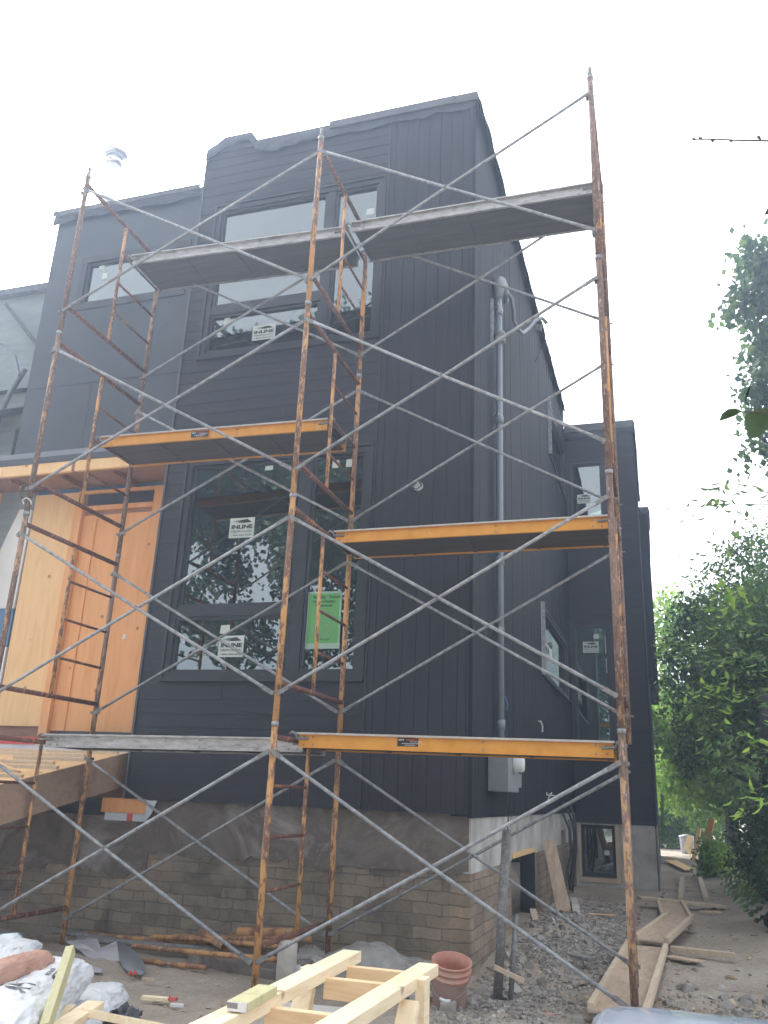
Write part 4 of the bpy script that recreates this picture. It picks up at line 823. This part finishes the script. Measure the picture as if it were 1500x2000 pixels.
# loose boards
def plank(a,c,w_,h_,m,label,cat='board',name='wood_board',group=None,up=(0,0,1)):
    b=MB();b.bar(a,c,w_,h_,up);return b.build(name,m,label=label,cat=cat,group=group,bevel=.002)
plank((2.56,8.4,.1),(3.8,8.75,.03),.24,.04,M['lumber'],'brown plank laid across the walkway by the rear wing')
plank((2.98,3.8,.05),(3.6,3.72,.05),.09,.05,M['lumber'],'pale stud lying to the right of the walkway')
plank((2.96,3.5,.02),(3.28,3.35,.02),.16,.012,M['dirtyply'],'flat plywood offcut beside the stud right of the walkway')
plank((3.42,7.9,.02),(3.72,7.95,.02),.05,.03,M['lumber'],'short stick on the dirt right of the far walkway tray')
plank((3.19,9.6,-.0),(3.32,14.4,-.0),.09,.09,M['lumber'],'left long rail on the ground of the far path')
plank((3.6,9.9,-.0),(3.68,14.6,-.0),.09,.09,M['lumber'],'right long rail on the ground of the far path')
plank((-.64,-.5,.02),(-.42,-.47,.02),.05,.025,M['pine'],'short pale offcut on the open dirt left of the trestle')
plank((-.98,.05,.02),(-.86,.02,.02),.03,.02,M['lumber'],'tiny stick near the torn metal strip')
plank((-.35,-.6,.02),(-.26,-.58,.02),.03,.02,M['white'],'tiny white splinter beside the pink wrapper')
plank((2.06,2.95,.03),(2.25,2.8,.03),.12,.03,M['galvdark'],'dark wet board scrap on the gravel left of the walkway')
plank((1.83,5.9,.06),(1.6,8.0,.03),.1,.09,M['paleconc'],'pale timber lying along the side foundation')
plank((1.95,6.3,.05),(2.3,6.35,.05),.05,.01,M['plylight'],'yellow folding rule lying on the gravel',cat='ruler',name='folding_rule')
pl=MB();A1=at(1060,1640,1,6.4);A2=at(1082,1642,1,6.4);B1=Vector((1.58,6.0,-.02));B2=Vector((1.72,6.35,-.02));pl.prism([A1,A2,B2,B1],(.015,.012,0));pl.build('leaning_plywood',M['dirtyply'],label='tall tan plywood strip leaning against the side foundation by the dark opening',cat='plywood')
b=MB();b.tube([at(1000,1690,1,4.0),at(1014,1710,1,4.0),at(1018,1740,1,4.0),at(1003,1765,1,4.0)],.006,6);b.build('loose_cable',M['cablegrey'],label='thin pale cable curving out of the dark basement opening',cat='cable')
for (a,c) in (((1.5,4.6,.0),(1.3,5.6,.12)),):
    plank(a,c,.08,.03,M['lumber'],'grey batten leaning into the dark basement opening')
# walkway trays
def tray(p,L,w_,rz,z,label,tilt=0):
    root=empty('walkway_tray',(p[0],p[1],z),label,'walkway ramp','plywood walkway trays on the dirt path',rz);ORG[root.name]=Vector((0,0,0))
    b=MB();b.box(-w_/2,w_/2,0,L,.0,.018);b.build('plywood_base',M['dirtyply'],root)
    for s in (-1,1):
        b=MB();b.box(s*w_/2-(.045 if s>0 else 0),s*w_/2+(.045 if s<0 else 0),0,L,.019,.062);b.build('side_rail',M['lumber'],root)
    b=MB();b.box(-w_/2+.05,w_/2-.05,L*.5,L*.5+.04,-.035,-.001);b.box(-w_/2+.05,w_/2-.05,.1,.14,-.035,-.001);b.build('cross_piece',M['lumber'],root);root.rotation_euler=(tilt,0,rz);return root
tray((2.60,.42),3.25,.42,R(-2.6),.055,'nearest long plywood walkway tray beside the right front post',R(0))
tray((2.79,3.75),2.4,.36,R(-8),.1,'middle plywood walkway tray angled to the right')
tray((3.08,6.5),1.95,.40,R(2),.05,'farthest plywood walkway tray before the cross plank')
# far yard
b=MB();b.prism([(2.95,20.2,.03),(3.3,20.6,.03),(3.62,17.0,.03),(3.4,16.7,.03)],(0,0,.02));b.build('plywood_sheet',M['plylight'],label='pale plywood sheet flat on the far path',cat='plywood')
for k in range(3):plank((2.6,31+k*.1,.1+k*.12),(3.45,31.1,.1+k*.12),.3,.07,M['plyorange'],['lowest','middle','topmost'][k]+' board of the small stack beyond the house',group='boards stacked in the back yard')
b=MB();b.prism([at(1336,1658,1,20),at(1342,1628,1,20.6),at(1352,1636,1,20.6),at(1349,1672,1,20)],(0,.03,0));b.build('leaning_board',M['plylight'],label='wide pale board leaning at the far end of the path',cat='board')
plank(at(1355,1678,1,18.5),at(1366,1618,1,18.9),.1,.05,M['plylight'],'narrow pale stud leaning near the end of the path')
plank(at(1378,1660,1,16),at(1390,1600,1,16.4),.16,.04,M['plyorange'],'orange-brown board leaning in the shrubs by the path')
bb=MB();c=at(1342,1655,1,26);bb.lathe((c.x,26,0),[(0,0),(.2,0),(.24,.5),(.26,.55),(0,.6)],18);bb.build('yard_drum',M['binlid'],label='pale blue drum at the end of the back yard path',cat='drum',smooth=True)
plank(at(1294,1640,1,22),at(1293,1552,1,22),.09,.05,M['leafbright'],'lime green upright stake just beyond the house corner',up=(0,1,0),cat='stake',name='garden_stake')
# ------------------------------------------------------------------ bags and boards, bottom left
def bag(A_,B_,w_,h_,seed,m,label,bands=(),lift=0):
    A_=Vector(A_);B_=Vector(B_);l_=(B_-A_).length;d=(B_-A_).normalized();sd_=d.cross(Vector((0,0,1))).normalized();up=sd_.cross(d);c=(A_+B_)/2
    n=84;mm=96;P=[]
    for i in range(n+1):
        v=-1+2*i/n;row=[]
        taper=(1-abs(v)**6)**.5 if abs(v)<1 else 0
        for j in range(mm):
            ph=2*math.pi*j/mm;x=math.cos(ph);z=math.sin(ph)
            sx=math.copysign(abs(x)**.75,x);sz=math.copysign(abs(z)**.9,z)
            q=Vector((x*1.3+seed,v*2.2,z*1.3))
            k=1+.22*mn.noise(q)-.13*abs(mn.noise(Vector((x*2.2+v*1.8+seed,v*3.5-x*1.5,z*2)))) -.11*abs(mn.noise(Vector((x*5+seed,v*7+z*3,z*5))))-.06*abs(mn.noise(Vector((x*9-v*6+seed,v*5+x*7,z*9))))
            hh=(.35+.65*taper)
            p=c+d*(v*l_/2*(1+.06*mn.noise(q*2)))+sd_*(sx*w_/2*k*(.72+.28*taper))+up*(sz*h_/2*k*hh)
            row.append(p)
        P.append(row+[row[0]])
    b=MB();b.grid(P);b.f.append(tuple(range(mm))[::-1]);b.f.append(tuple(n*(mm+1)+k for k in range(mm)))
    o=b.build('sack',m,org=c,label=label,cat='sack',group='torn sacks heaped at the lower left',smooth=True)
    for t0,t1,mat_,s0,s1 in bands:
        if mat_.name not in [q.name for q in o.data.materials]:o.data.materials.append(mat_)
        ix=[q.name for q in o.data.materials].index(mat_.name)
        for i in range(int(t0*n),int(t1*n)):
            for j in range(int(s0*mm),int(s1*mm)):
                o.data.polygons[i*mm+j].material_index=ix
    o['ax']=0;del o['ax'];return o,c,d,sd_,up
from mathutils.bvhtree import BVHTree
def bagtext(bg,txt,size,along,side,m,sx=.8):
    o,c,d,sd_,up=bg;bv=BVHTree.FromPolygons([v.co for v in o.data.vertices],[tuple(p.vertices) for p in o.data.polygons])
    t_=text(txt,size,c+d*along+sd_*side+up*.6,o,m,bold=.002,right=d,up=-sd_,sx=sx)
    for v in t_.data.vertices:
        h_,nn_,ix,di=bv.ray_cast(v.co,-up)
        if h_:v.co=h_+up*.004
g3=lambda px,py,z:at(px,py,2,z)
bg6=bag(g3(-40,2010,.15),g3(60,1925,.15),.5,.24,33,M['bag'],'flattened white sack at the left edge of the picture')
bg1=bag(g3(-35,2035,.30),g3(128,1903,.30),.40,.27,3,M['bag'],'large white woven sack with grey lettering at the front of the heap')
bagtext(bg1,'ANT',.17,-.24,.06,M['inkgrey']);bagtext(bg1,'REG  65 LB',.035,.1,.07,M['inkgrey']);bagtext(bg1,'NET WT 30 KG',.03,.1,.11,M['inkgrey'])
bg2=bag(g3(-30,1908,.44),g3(88,1874,.44),.17,.13,9,M['bagpink'],'pinkish brown torn sack lying on the white sacks')
bg3=bag(g3(-5,1915,.36),g3(50,1846,.34),.26,.13,14,M['bag'],'red and white printed sack at the back of the heap',bands=((.52,.9,M['red'],.55,1),))
bagtext(bg3,'ECOLE',.03,.08,.0,M['white']);bagtext(bg3,'MORTIER',.025,.08,.035,M['white'])
bg4=bag(g3(45,2060,.16),g3(130,1916,.10),.22,.16,21,M['bag'],'white sack with teal stripes beside the leaning green post',bands=((.86,.9,M['teal'],0,1),(.92,.97,M['teal'],0,1)))
bg5=bag(g3(120,2000,.08),g3(205,1938,.06),.42,.2,27,M['bag'],'crumpled white sack behind the leaning green post',bands=((.7,.85,M['teal'],.3,.42),))
bg7=bag(g3(-30,1880,.3),g3(14,1850,.3),.3,.22,35,M['bag'],'white sack with a teal corner behind the red one',bands=((.8,1,M['teal'],0,1),))
plank(at(88,2010,1,-2.5),at(138,1856,1,-2.05),.06,.045,M['treated'],'greenish treated post leaning up over the sacks',cat='post',name='leaning_post',up=(1,0,0))
plank((.06,-2.5,.27),(-.11,-1.86,.28),.10,.04,M['pine'],'wide pale board under the sacks at the lower left')
plank((.02,-2.6,.22),(-.27,-1.85,.22),.05,.09,M['pine'],'narrow board on edge beside the wide board at lower left')
plank((-.05,-2.0,.27),(.95,-2.15,.27),.14,.04,M['pine'],'pale board running right from the sacks at the bottom edge',up=(0,.3,1))
crumple('black_bag_scrap',-.42,-1.05,.02,.2,.16,.5,.07,M['cable'],6,'crumpled black plastic behind the pale boards','plastic scrap',n=10)
# ------------------------------------------------------------------ bin in the lower right corner
bn=empty('recycling_bin',(3.06,-3.95,0),'blue wheeled bin with glossy rounded lid, sky reflection in its pale colour, in the lower right corner','bin')
zb=.90
def rrect(cx,cy,w_,l_,rad,n=6):
    out=[]
    for (sx,sy,a0) in ((1,1,0),(-1,1,90),(-1,-1,180),(1,-1,270)):
        for i in range(n+1):
            a=R(a0+90*i/n);out.append((cx+sx*(w_/2-rad)+rad*math.cos(a),cy+sy*(l_/2-rad)+rad*math.sin(a)))
    return out
def loft(b,secs):
    n=len(secs[0]);base=len(b.v)
    for s_ in secs:b.v+=[tuple(p) for p in s_]
    for i in range(len(secs)-1):
        for k in range(n):b.f.append((base+i*n+k,base+i*n+(k+1)%n,base+(i+1)*n+(k+1)%n,base+(i+1)*n+k))
    b.f.append(tuple(base+k for k in range(n))[::-1]);b.f.append(tuple(base+(len(secs)-1)*n+k for k in range(n)))
b=MB();loft(b,[[(x,y,z) for x,y in rrect(3.06,-4.0,w_,l_,.07)] for z,w_,l_ in ((.06,.44,.5),(.8,.56,.66))]);b.build('body',M['binblue'],bn,smooth=True)
b=MB();loft(b,[[(x,y,z+(.02 if False else 0)) for x,y in rrect(3.06,-4.0,w_,l_,rd)] for z,w_,l_,rd in ((.805,.62,.72,.08),(.84,.63,.73,.09),(zb-.015,.6,.7,.09),(zb+.012,.54,.64,.1),(zb+.028,.42,.5,.1),(zb+.033,.2,.25,.08))]);b.build('lid',M['binlid'],bn,smooth=True)
for s in (-1,1):
    b=MB();b.tube([(3.06+s*.2,-4.3,.1),(3.06+s*.26,-4.3,.1)],.1,18);b.build('wheel',M['cable'],bn,smooth=True)
b=MB();b.tube([(2.86,-4.36,.84),(2.86,-4.42,.86),(3.26,-4.42,.86),(3.26,-4.36,.84)],.014,8);b.build('handle',M['binblue'],bn,smooth=True)
# ------------------------------------------------------------------ trees
def leaves(centers,radii,n,size,asp=.5,hang=.4,clump=None,shell=.55):
    "folded leaf quads (two triangles sharing the midrib) in ellipsoid clusters"
    C_=np.array(centers,float);Rr=np.array(radii,float)
    if Rr.ndim==1:Rr=np.repeat(Rr[:,None],3,1)
    vol=np.prod(Rr,1)**(2/3.);pick=rng.choice(len(C_),size=n,p=vol/vol.sum())
    d=rng.normal(size=(n,3));d/=np.linalg.norm(d,axis=1)[:,None];rad=(shell+(1-shell)*rng.random(n))**.8*(1+.12*rng.normal(size=n))
    Pp=C_[pick]+d*Rr[pick]*rad[:,None]
    if clump:
        k=clump;cc=Pp[rng.integers(0,n,size=n//k)];idx=rng.integers(0,len(cc),size=n);Pp=cc[idx]+rng.normal(size=(n,3))*size*1.5
    a=rng.normal(size=(n,3));a[:,2]-=hang;a/=np.linalg.norm(a,axis=1)[:,None]
    q=rng.normal(size=(n,3));q[:,2]*=.5;s=np.cross(a,q);s/=np.linalg.norm(s,axis=1)[:,None];nn=np.cross(a,s)
    L=size*(.6+.8*rng.random(n))[:,None];Wd=L*asp*.5
    v0=Pp;v1=Pp+a*L*.45+s*Wd+nn*L*.08;v2=Pp+a*L;v3=Pp+a*L*.45-s*Wd+nn*L*.08
    V=np.stack([v0,v1,v2,v3],1).reshape(-1,3);b_=np.arange(n)*4
    Fc=np.concatenate([np.stack([b_,b_+1,b_+2],1),np.stack([b_,b_+2,b_+3],1)])
    return V,Fc
def tree(name,base,top,tr,centers,radii,n,size,m,label,asp=.55,cat='tree',group=None,clump=30,shell=.5,bark='bark',limbs=True,hang=.4):
    root=empty(name,base,label,cat,group)
    b=MB();B=Vector(base);T=Vector(top);pts=[B+(T-B)*t+Vector((math.sin(t*5)*tr*.8,math.cos(t*4)*tr*.6,0))*(1 if t>0 else 0) for t in [0,.2,.4,.6,.8,1]]
    b.tube(pts,[tr*1.25,tr,tr*.9,tr*.75,tr*.5,tr*.2],10)
    if limbs:
        for c_ in centers:
            c_=Vector(c_);t=min(.95,max(.3,(c_.z-B.z)/(max(T.z-B.z,.1))*.7));p=B+(T-B)*t
            md=(p+c_)/2+Vector((0,0,-.1*(c_-p).length+.2));b.tube([p,md,c_,c_+(c_-p).normalized()*.15],[tr*.35,tr*.22,tr*.08,tr*.03],6)
    b.build('trunk',M[bark],root,smooth=True)
    V,Fc=leaves(centers,radii,n,size,asp,hang,clump,shell);leafmesh('crown',V,Fc,m,root)
    return root
def blobs(c,r,n,k,seed):
    rr=random.Random(seed);out=[];ra=[]
    for i in range(n):
        d=Vector((rr.gauss(0,1),rr.gauss(0,1),rr.gauss(0,1))).normalized();s=rr.random()**.4
        out.append((c[0]+d.x*r[0]*s,c[1]+d.y*r[1]*s,c[2]+d.z*r[2]*s));ra.append(k*rr.uniform(.7,1.25))
    return out,ra
# maple crown reaching into the right edge
pc=[(1445,600,.26),(1478,500,.33),(1478,545,.33),(1500,590,.4),(1495,640,.35),(1490,705,.3),(1500,760,.4),(1482,800,.3),(1470,845,.28),(1492,885,.22),(1430,612,.14),(1460,575,.25),(1510,520,.5),(1520,680,.5)]
cen=[tuple(at(a,b_,1,8.0+random.uniform(-.3,.3))) for a,b_,_ in pc];rad=[q[2]*.72 for q in pc]
c2,r2=blobs((7.4,8.3,9.6),(1.5,1.2,2.4),14,.75,2);cen+=c2;rad+=r2
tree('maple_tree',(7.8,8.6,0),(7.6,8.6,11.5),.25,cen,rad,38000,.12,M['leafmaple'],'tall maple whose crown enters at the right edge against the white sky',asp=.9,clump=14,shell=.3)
# mid hedge of trees along the path
c_,r_=blobs((5.6,9.0,4.0),(1.35,2.2,1.7),50,.58,5)
c_+=[tuple(at(a,b_,1,9)) for a,b_ in ((1400,1120),(1440,1080),(1480,1060),(1500,1130),(1420,1180),(1385,1240),(1400,1320),(1390,1400),(1400,1470),(1440,1250),(1460,1400))];r_+=[.3,.35,.4,.5,.4,.3,.35,.3,.3,.5,.5]
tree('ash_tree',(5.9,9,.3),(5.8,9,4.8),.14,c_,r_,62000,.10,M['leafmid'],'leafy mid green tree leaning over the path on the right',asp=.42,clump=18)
c_,r_=blobs((5.9,14.5,4.3),(1.6,2.4,2.0),44,.62,6);c_+=[tuple(at(a,b_,1,14)) for a,b_ in ((1330,1260),(1345,1310),(1330,1400),(1340,1470),(1365,1200),(1310,1340),(1380,1200))];r_+=[.4,.45,.4,.4,.35,.3,.5]
tree('elm_tree',(5.2,14.5,.2),(5.1,14.5,5),.16,c_,r_,52000,.12,M['leafdark'],'dark green tree behind the leaning tree, shading the middle of the path',asp=.45,clump=18,bark='ivybark')
c_,r_=blobs((4.6,24,3.6),(2.0,2.2,2.4),34,.8,8);c_+=[tuple(at(a,b_,1,24)) for a,b_ in ((1295,1215),(1310,1190),(1335,1200),(1290,1260),(1320,1240),(1296,1320),(1300,1400))];r_+=[.5,.5,.5,.5,.6,.5,.5]
tree('linden_tree',(5.0,24,0),(4.8,24,5.5),.2,c_,r_,30000,.16,M['leafbright'],'bright yellow-green tree beyond the house corner',asp=.7,clump=16)
c_,r_=blobs((3.4,37,3.2),(3.2,1.5,3.2),40,1.1,9)
tree('back_yard_tree',(4.0,37,0),(3.8,37,6),.25,c_,r_,30000,.24,M['leafmid'],'green tree closing the far end of the back yard',asp=.7,clump=16)
c_,r_=blobs((3.2,30,.9),(2.2,1.0,.9),24,.5,10)
tree('yard_shrub',(3.2,30.2,0),(3.2,30.2,1.2),.05,c_,r_,14000,.12,M['leafmid'],'low green shrubs at the end of the path behind the drum',cat='shrub',asp=.6,clump=12)
c_,r_=blobs((4.1,15.6,.35),(.16,.7,.3),12,.15,12)
tree('path_shrub',(4.05,15.6,0),(4.05,15.6,.9),.03,c_,r_,3500,.09,M['leafbright'],'bright green leafy shrub beside the leaning boards',cat='shrub',asp=.7,clump=10)
# dark ivy covered stump and undergrowth on the right
c_,r_=blobs((4.75,6.3,1.0),(.3,1.0,.9),26,.34,14)
tree('ivy_trunk',(4.55,5.9,-.05),(4.7,5.9,2.9),.42,c_,r_,9000,.08,M['leafdark'],'dark ivy covered trunk at the right edge of the path',asp=.7,clump=14,bark='ivybark',limbs=False)
c_,r_=blobs((5.15,10.5,1.1),(.75,3.0,1.0),40,.42,15)
tree('understory_shrub',(4.9,10.5,0),(4.9,10.5,1.6),.06,c_,r_,24000,.09,M['leafdark'],'dark shaded bushes along the right side of the path',cat='shrub',asp=.5,clump=14)
# near sprays of leaves
def spray(root,path,n,size,m,asp=.38,spread=.12,droop=.3,thick=.006):
    pts=[Vector(p) for p in path];b=MB();b.tube(pts,[thick*(1-.75*i/(len(pts)-1)) for i in range(len(pts))],6);b.build('branch',M['bark'],root,smooth=True)
    V=[];Fc=[];r=random.Random(int(abs(pts[0].x*1000+pts[-1].z*100)))
    tot=len(pts)-1
    for i in range(n):
        t=r.random()**.8*tot;k=min(int(t),tot-1);p=pts[k].lerp(pts[k+1],t-k);ax_=(pts[k+1]-pts[k]).normalized()
        o=Vector((r.gauss(0,1),r.gauss(0,1),r.gauss(0,.7)))*spread*r.random();p=p+o
        d=(ax_*.8+Vector((r.uniform(-.8,.8),r.uniform(-.8,.8),r.uniform(-.7,.5)-droop*.3))).normalized();s=d.cross(Vector((r.uniform(-.5,.5),r.uniform(-.5,.5),1))).normalized();nn=d.cross(s)
        L=size*r.uniform(.6,1.25);w_=L*asp*.5;base=len(V)
        prof=[(0,0),(.2,.7),(.45,1),(.7,.75),(.88,.35),(1,0)]
        for (u_,v_) in prof:
            for sg in ((-1,0,1)):
                V.append(p+d*(L*u_)+s*(w_*v_*sg)+nn*(L*.1*abs(sg)*v_-.12*L*u_*u_))
        for q in range(5):
            a=base+q*3;Fc+=[(a,a+1,a+4,a+3),(a+1,a+2,a+5,a+4)]
    leafmesh('foliage',np.array([tuple(v) for v in V]),np.array(Fc),m,root)
ye=empty('young_elm',(5.3,1.6,0),'slender tree outside the right edge whose leafy twigs reach into the picture','tree')
b=MB();b.tube([(5.3,1.6,-.1),(5.25,1.55,2),(5.2,1.5,4),(5.1,1.4,5.4)],[.07,.06,.045,.02],8);b.build('trunk',M['bark'],ye,smooth=True)
A=lambda px,py,y:at(px,py,1,y)
for path,n,sz,mm,sp_ in [
 ([(5.2,1.5,3.9),A(1520,985,1.2),A(1460,985,1.1),A(1400,985,1.0),A(1345,995,1.0)],46,.085,'leafmid',.12),
 ([(5.2,1.5,4.0),A(1540,950,1.2),A(1490,960,1.1),A(1430,965,1.0),A(1400,950,1.0)],36,.08,'leafmid',.12),
 ([(5.2,1.5,4.0),A(1560,1030,1.2),A(1500,1030,1.1),A(1450,1060,1.0),A(1400,1090,1.0)],60,.075,'leafmid',.2),
 ([(5.2,1.5,3.2),A(1560,1160,1.4),A(1480,1180,1.3),A(1420,1150,1.2),A(1380,1180,1.2)],90,.085,'leafbright',.3),
 ([(5.2,1.5,3.0),A(1560,1260,1.4),A(1480,1290,1.3),A(1430,1280,1.2),A(1380,1300,1.2)],120,.085,'leafmid',.32),
 ([(5.2,1.5,2.7),A(1560,1360,1.4),A(1480,1370,1.3),A(1420,1340,1.2),A(1370,1345,1.2)],110,.085,'leafbright',.26),
 ([(5.2,1.5,2.6),A(1540,1300,1.3),A(1440,1270,1.2),A(1350,1262,1.1),A(1285,1263,1.0)],50,.07,'leafmid',.06),
 ([(5.2,1.5,2.2),A(1560,1450,1.4),A(1480,1450,1.3),A(1430,1440,1.2),A(1400,1470,1.2)],70,.08,'leafmid',.2),
 ([(5.2,1.5,2.3),A(1560,1440,-.2),A(1510,1460,-.3),A(1460,1440,-.4),A(1432,1420,-.4)],26,.09,'leafbright',.08),
 ([(5.2,1.5,1.8),A(1550,1540,-.2),A(1500,1560,-.3),A(1465,1580,-.4),A(1438,1590,-.4)],24,.09,'leafbright',.07),
 ([(5.2,1.5,1.9),A(1560,1500,-.2),A(1510,1530,-.3),A(1470,1545,-.4),A(1450,1535,-.4)],16,.085,'leafbright',.05)]:
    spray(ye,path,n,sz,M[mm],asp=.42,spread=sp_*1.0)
st_=empty('street_tree',(5.2,-3.6,0),'tree at the right showing only a bare twig and a few big leaves','tree')
b=MB();b.tube([(5.2,-3.6,-.1),(5.1,-3.7,2),(5.0,-3.8,4),(4.9,-3.8,5.5)],[.09,.08,.05,.02],8);b.build('trunk',M['bark'],st_,smooth=True)
b=MB();b.tube([(5.05,-3.8,3.4),A(1560,280,-4),A(1500,275,-4),A(1440,274,-4),A(1400,272,-4),A(1353,272,-4)],[.016,.004,.0035,.003,.0028,.0022],6)
for (px,py) in ((1355,272),(1368,270),(1392,276),(1428,276),(1482,268)):
    b.tube([A(px+4,273,-4),A(px,py,-4),A(px-4,py-2,-4)],[.002,.0055,.001],6)
b.build('bare_twig',M['bark'],st_,smooth=True)
def bigleaf(pts,spine,m=M['leafmaple']):
    b=MB();P_=[A(a,c,-4) for a,c in pts];n=len(P_);cen=A(*spine,-4)+Vector((0,.02,.0));b.add(P_+[cen],[(i,(i+1)%n,n) for i in range(n)]);o=b.build('leaf',m,st_);s=o.modifiers.new('s','SOLIDIFY');s.thickness=.0006
bigleaf([(1404,823),(1410,808),(1422,799),(1436,797),(1450,803),(1436,812),(1420,818)],(1428,808))
bigleaf([(1455,812),(1462,805),(1480,798),(1498,797),(1512,812),(1506,832),(1488,848),(1468,857),(1458,842),(1454,826)],(1482,825))
bigleaf([(1454,787),(1457,768),(1464,752),(1470,740),(1466,755),(1462,772)],(1461,768))
bigleaf([(1492,420),(1500,405),(1512,400),(1506,415)],(1503,411))
b=MB();b.tube([(5.1,-3.7,2.9),A(1560,815,-4),A(1505,806,-4),A(1452,804,-4)],[.014,.004,.003,.002],6);b.build('twig',M['bark'],st_,smooth=True)
# fern
fr=empty('fern',(3.95,6.0,.1),'pale green fern fronds against the dark trunk','fern')
V=[];Fc=[];base_=Vector((4.12,6.2,.05))
for (px,py) in ((1402,1718),(1412,1712),(1425,1705),(1408,1735),(1440,1700)):
    tip=at(px,py,1,5.6);sp=[base_.lerp(tip,t)+Vector((0,0,.12*math.sin(math.pi*t))) for t in [i/10 for i in range(11)]]
    for i in range(1,10):
        d=(sp[i+1]-sp[i-1]).normalized();s=d.cross(Vector((0,-1,.3))).normalized();L=.13*math.sin(math.pi*(i+1)/12)
        for sg in (-1,1):
            k=len(V);V+=[sp[i],sp[i]+s*sg*L*.5+d*.03,sp[i]+s*sg*L+d*.05,sp[i]+s*sg*L*.5-d*.012];Fc.append((k,k+1,k+2,k+3))
leafmesh('frond',np.array([tuple(v) for v in V]),np.array(Fc),M['leafmid'],fr)
# street trees behind the camera, seen reflected in the glass
c_,r_=blobs((-8.2,-13.5,12.3),(4.0,3.0,3.8),50,1.25,41);c2,r2=blobs((-7.5,-13,7.4),(4.5,2.5,2.6),15,.85,42)
tree('reflected_street_tree',(-8.0,-13.5,0),(-8.0,-13.5,12),.32,c_+c2,r_+r2,90000,.17,M['leafrefl'],'big leafy street tree seen only as a reflection in the lower window',asp=.8,clump=22,limbs=False,group='street trees reflected in the windows')
c_,r_=blobs((-1.5,-16,9.5),(3.2,3.0,3.6),40,1.1,43);c2,r2=blobs((-2.2,-15,5.2),(3.0,2,1.2),10,.8,44)
tree('reflected_street_tree',(-1.5,-16,0),(-1.5,-16,10),.28,c_+c2,r_+r2,42000,.17,M['leafrefl'],'second leafy street tree seen only as a reflection at the right of the lower window',asp=.8,clump=22,limbs=False,group='street trees reflected in the windows')
# ------------------------------------------------------------------ haze volume added to imitate lens veil and lift the blacks
hm,t,b=nt('veil_haze');t.nodes.remove(b);pv=t.nodes.new('ShaderNodeVolumePrincipled');pv.inputs['Density'].default_value=HAZE;pv.inputs['Color'].default_value=(.6,.76,1,1);pv.inputs['Anisotropy'].default_value=.5
t.links.new(pv.outputs[0],t.nodes['Material Output'].inputs['Volume'])
b=MB();b.box(-420,420,-420,420,-6,19);b.build('haze',hm,org=(0,0,0),kind='stuff')
# ------------------------------------------------------------------ world, sun, camera
w=bpy.data.worlds.new('World');S.world=w;w.use_nodes=True;t=w.node_tree;bg=t.nodes['Background']
sk=t.nodes.new('ShaderNodeTexSky');sk.sky_type='NISHITA';sk.sun_disc=False;sk.sun_elevation=R(43);sk.dust_density=4;sk.air_density=1.2
sd=Vector((-.49,.53,.69)).normalized();sk.sun_rotation=math.atan2(sd.x,sd.y)
hs=t.nodes.new('ShaderNodeHueSaturation');hs.inputs['Saturation'].default_value=.16;t.links.new(sk.outputs[0],hs.inputs['Color'])
t.links.new(hs.outputs[0],bg.inputs[0]);bg.inputs[1].default_value=.15
sl=bpy.data.lights.new('sun','SUN');sl.energy=1.2;sl.angle=R(12);sl.color=(1,.95,.88);so=bpy.data.objects.new('sun',sl);COL.objects.link(so);so.rotation_euler=sd.to_track_quat('Z','Y').to_euler()
cd=bpy.data.cameras.new('camera');co=bpy.data.objects.new('camera',cd);COL.objects.link(co);S.camera=co
cd.sensor_fit='VERTICAL';cd.sensor_height=36;cd.lens=FPX/2000*36;cd.clip_end=2000;cd.clip_start=.05
mw=Matrix.Identity(4)
for i in range(3):mw[i][0]=CR[i];mw[i][1]=CU[i];mw[i][2]=-CF[i];mw[i][3]=CAM[i]
co.matrix_world=mw
S.view_settings.view_transform='Standard';S.view_settings.look='None';S.view_settings.exposure=1.92;S.view_settings.gamma=1
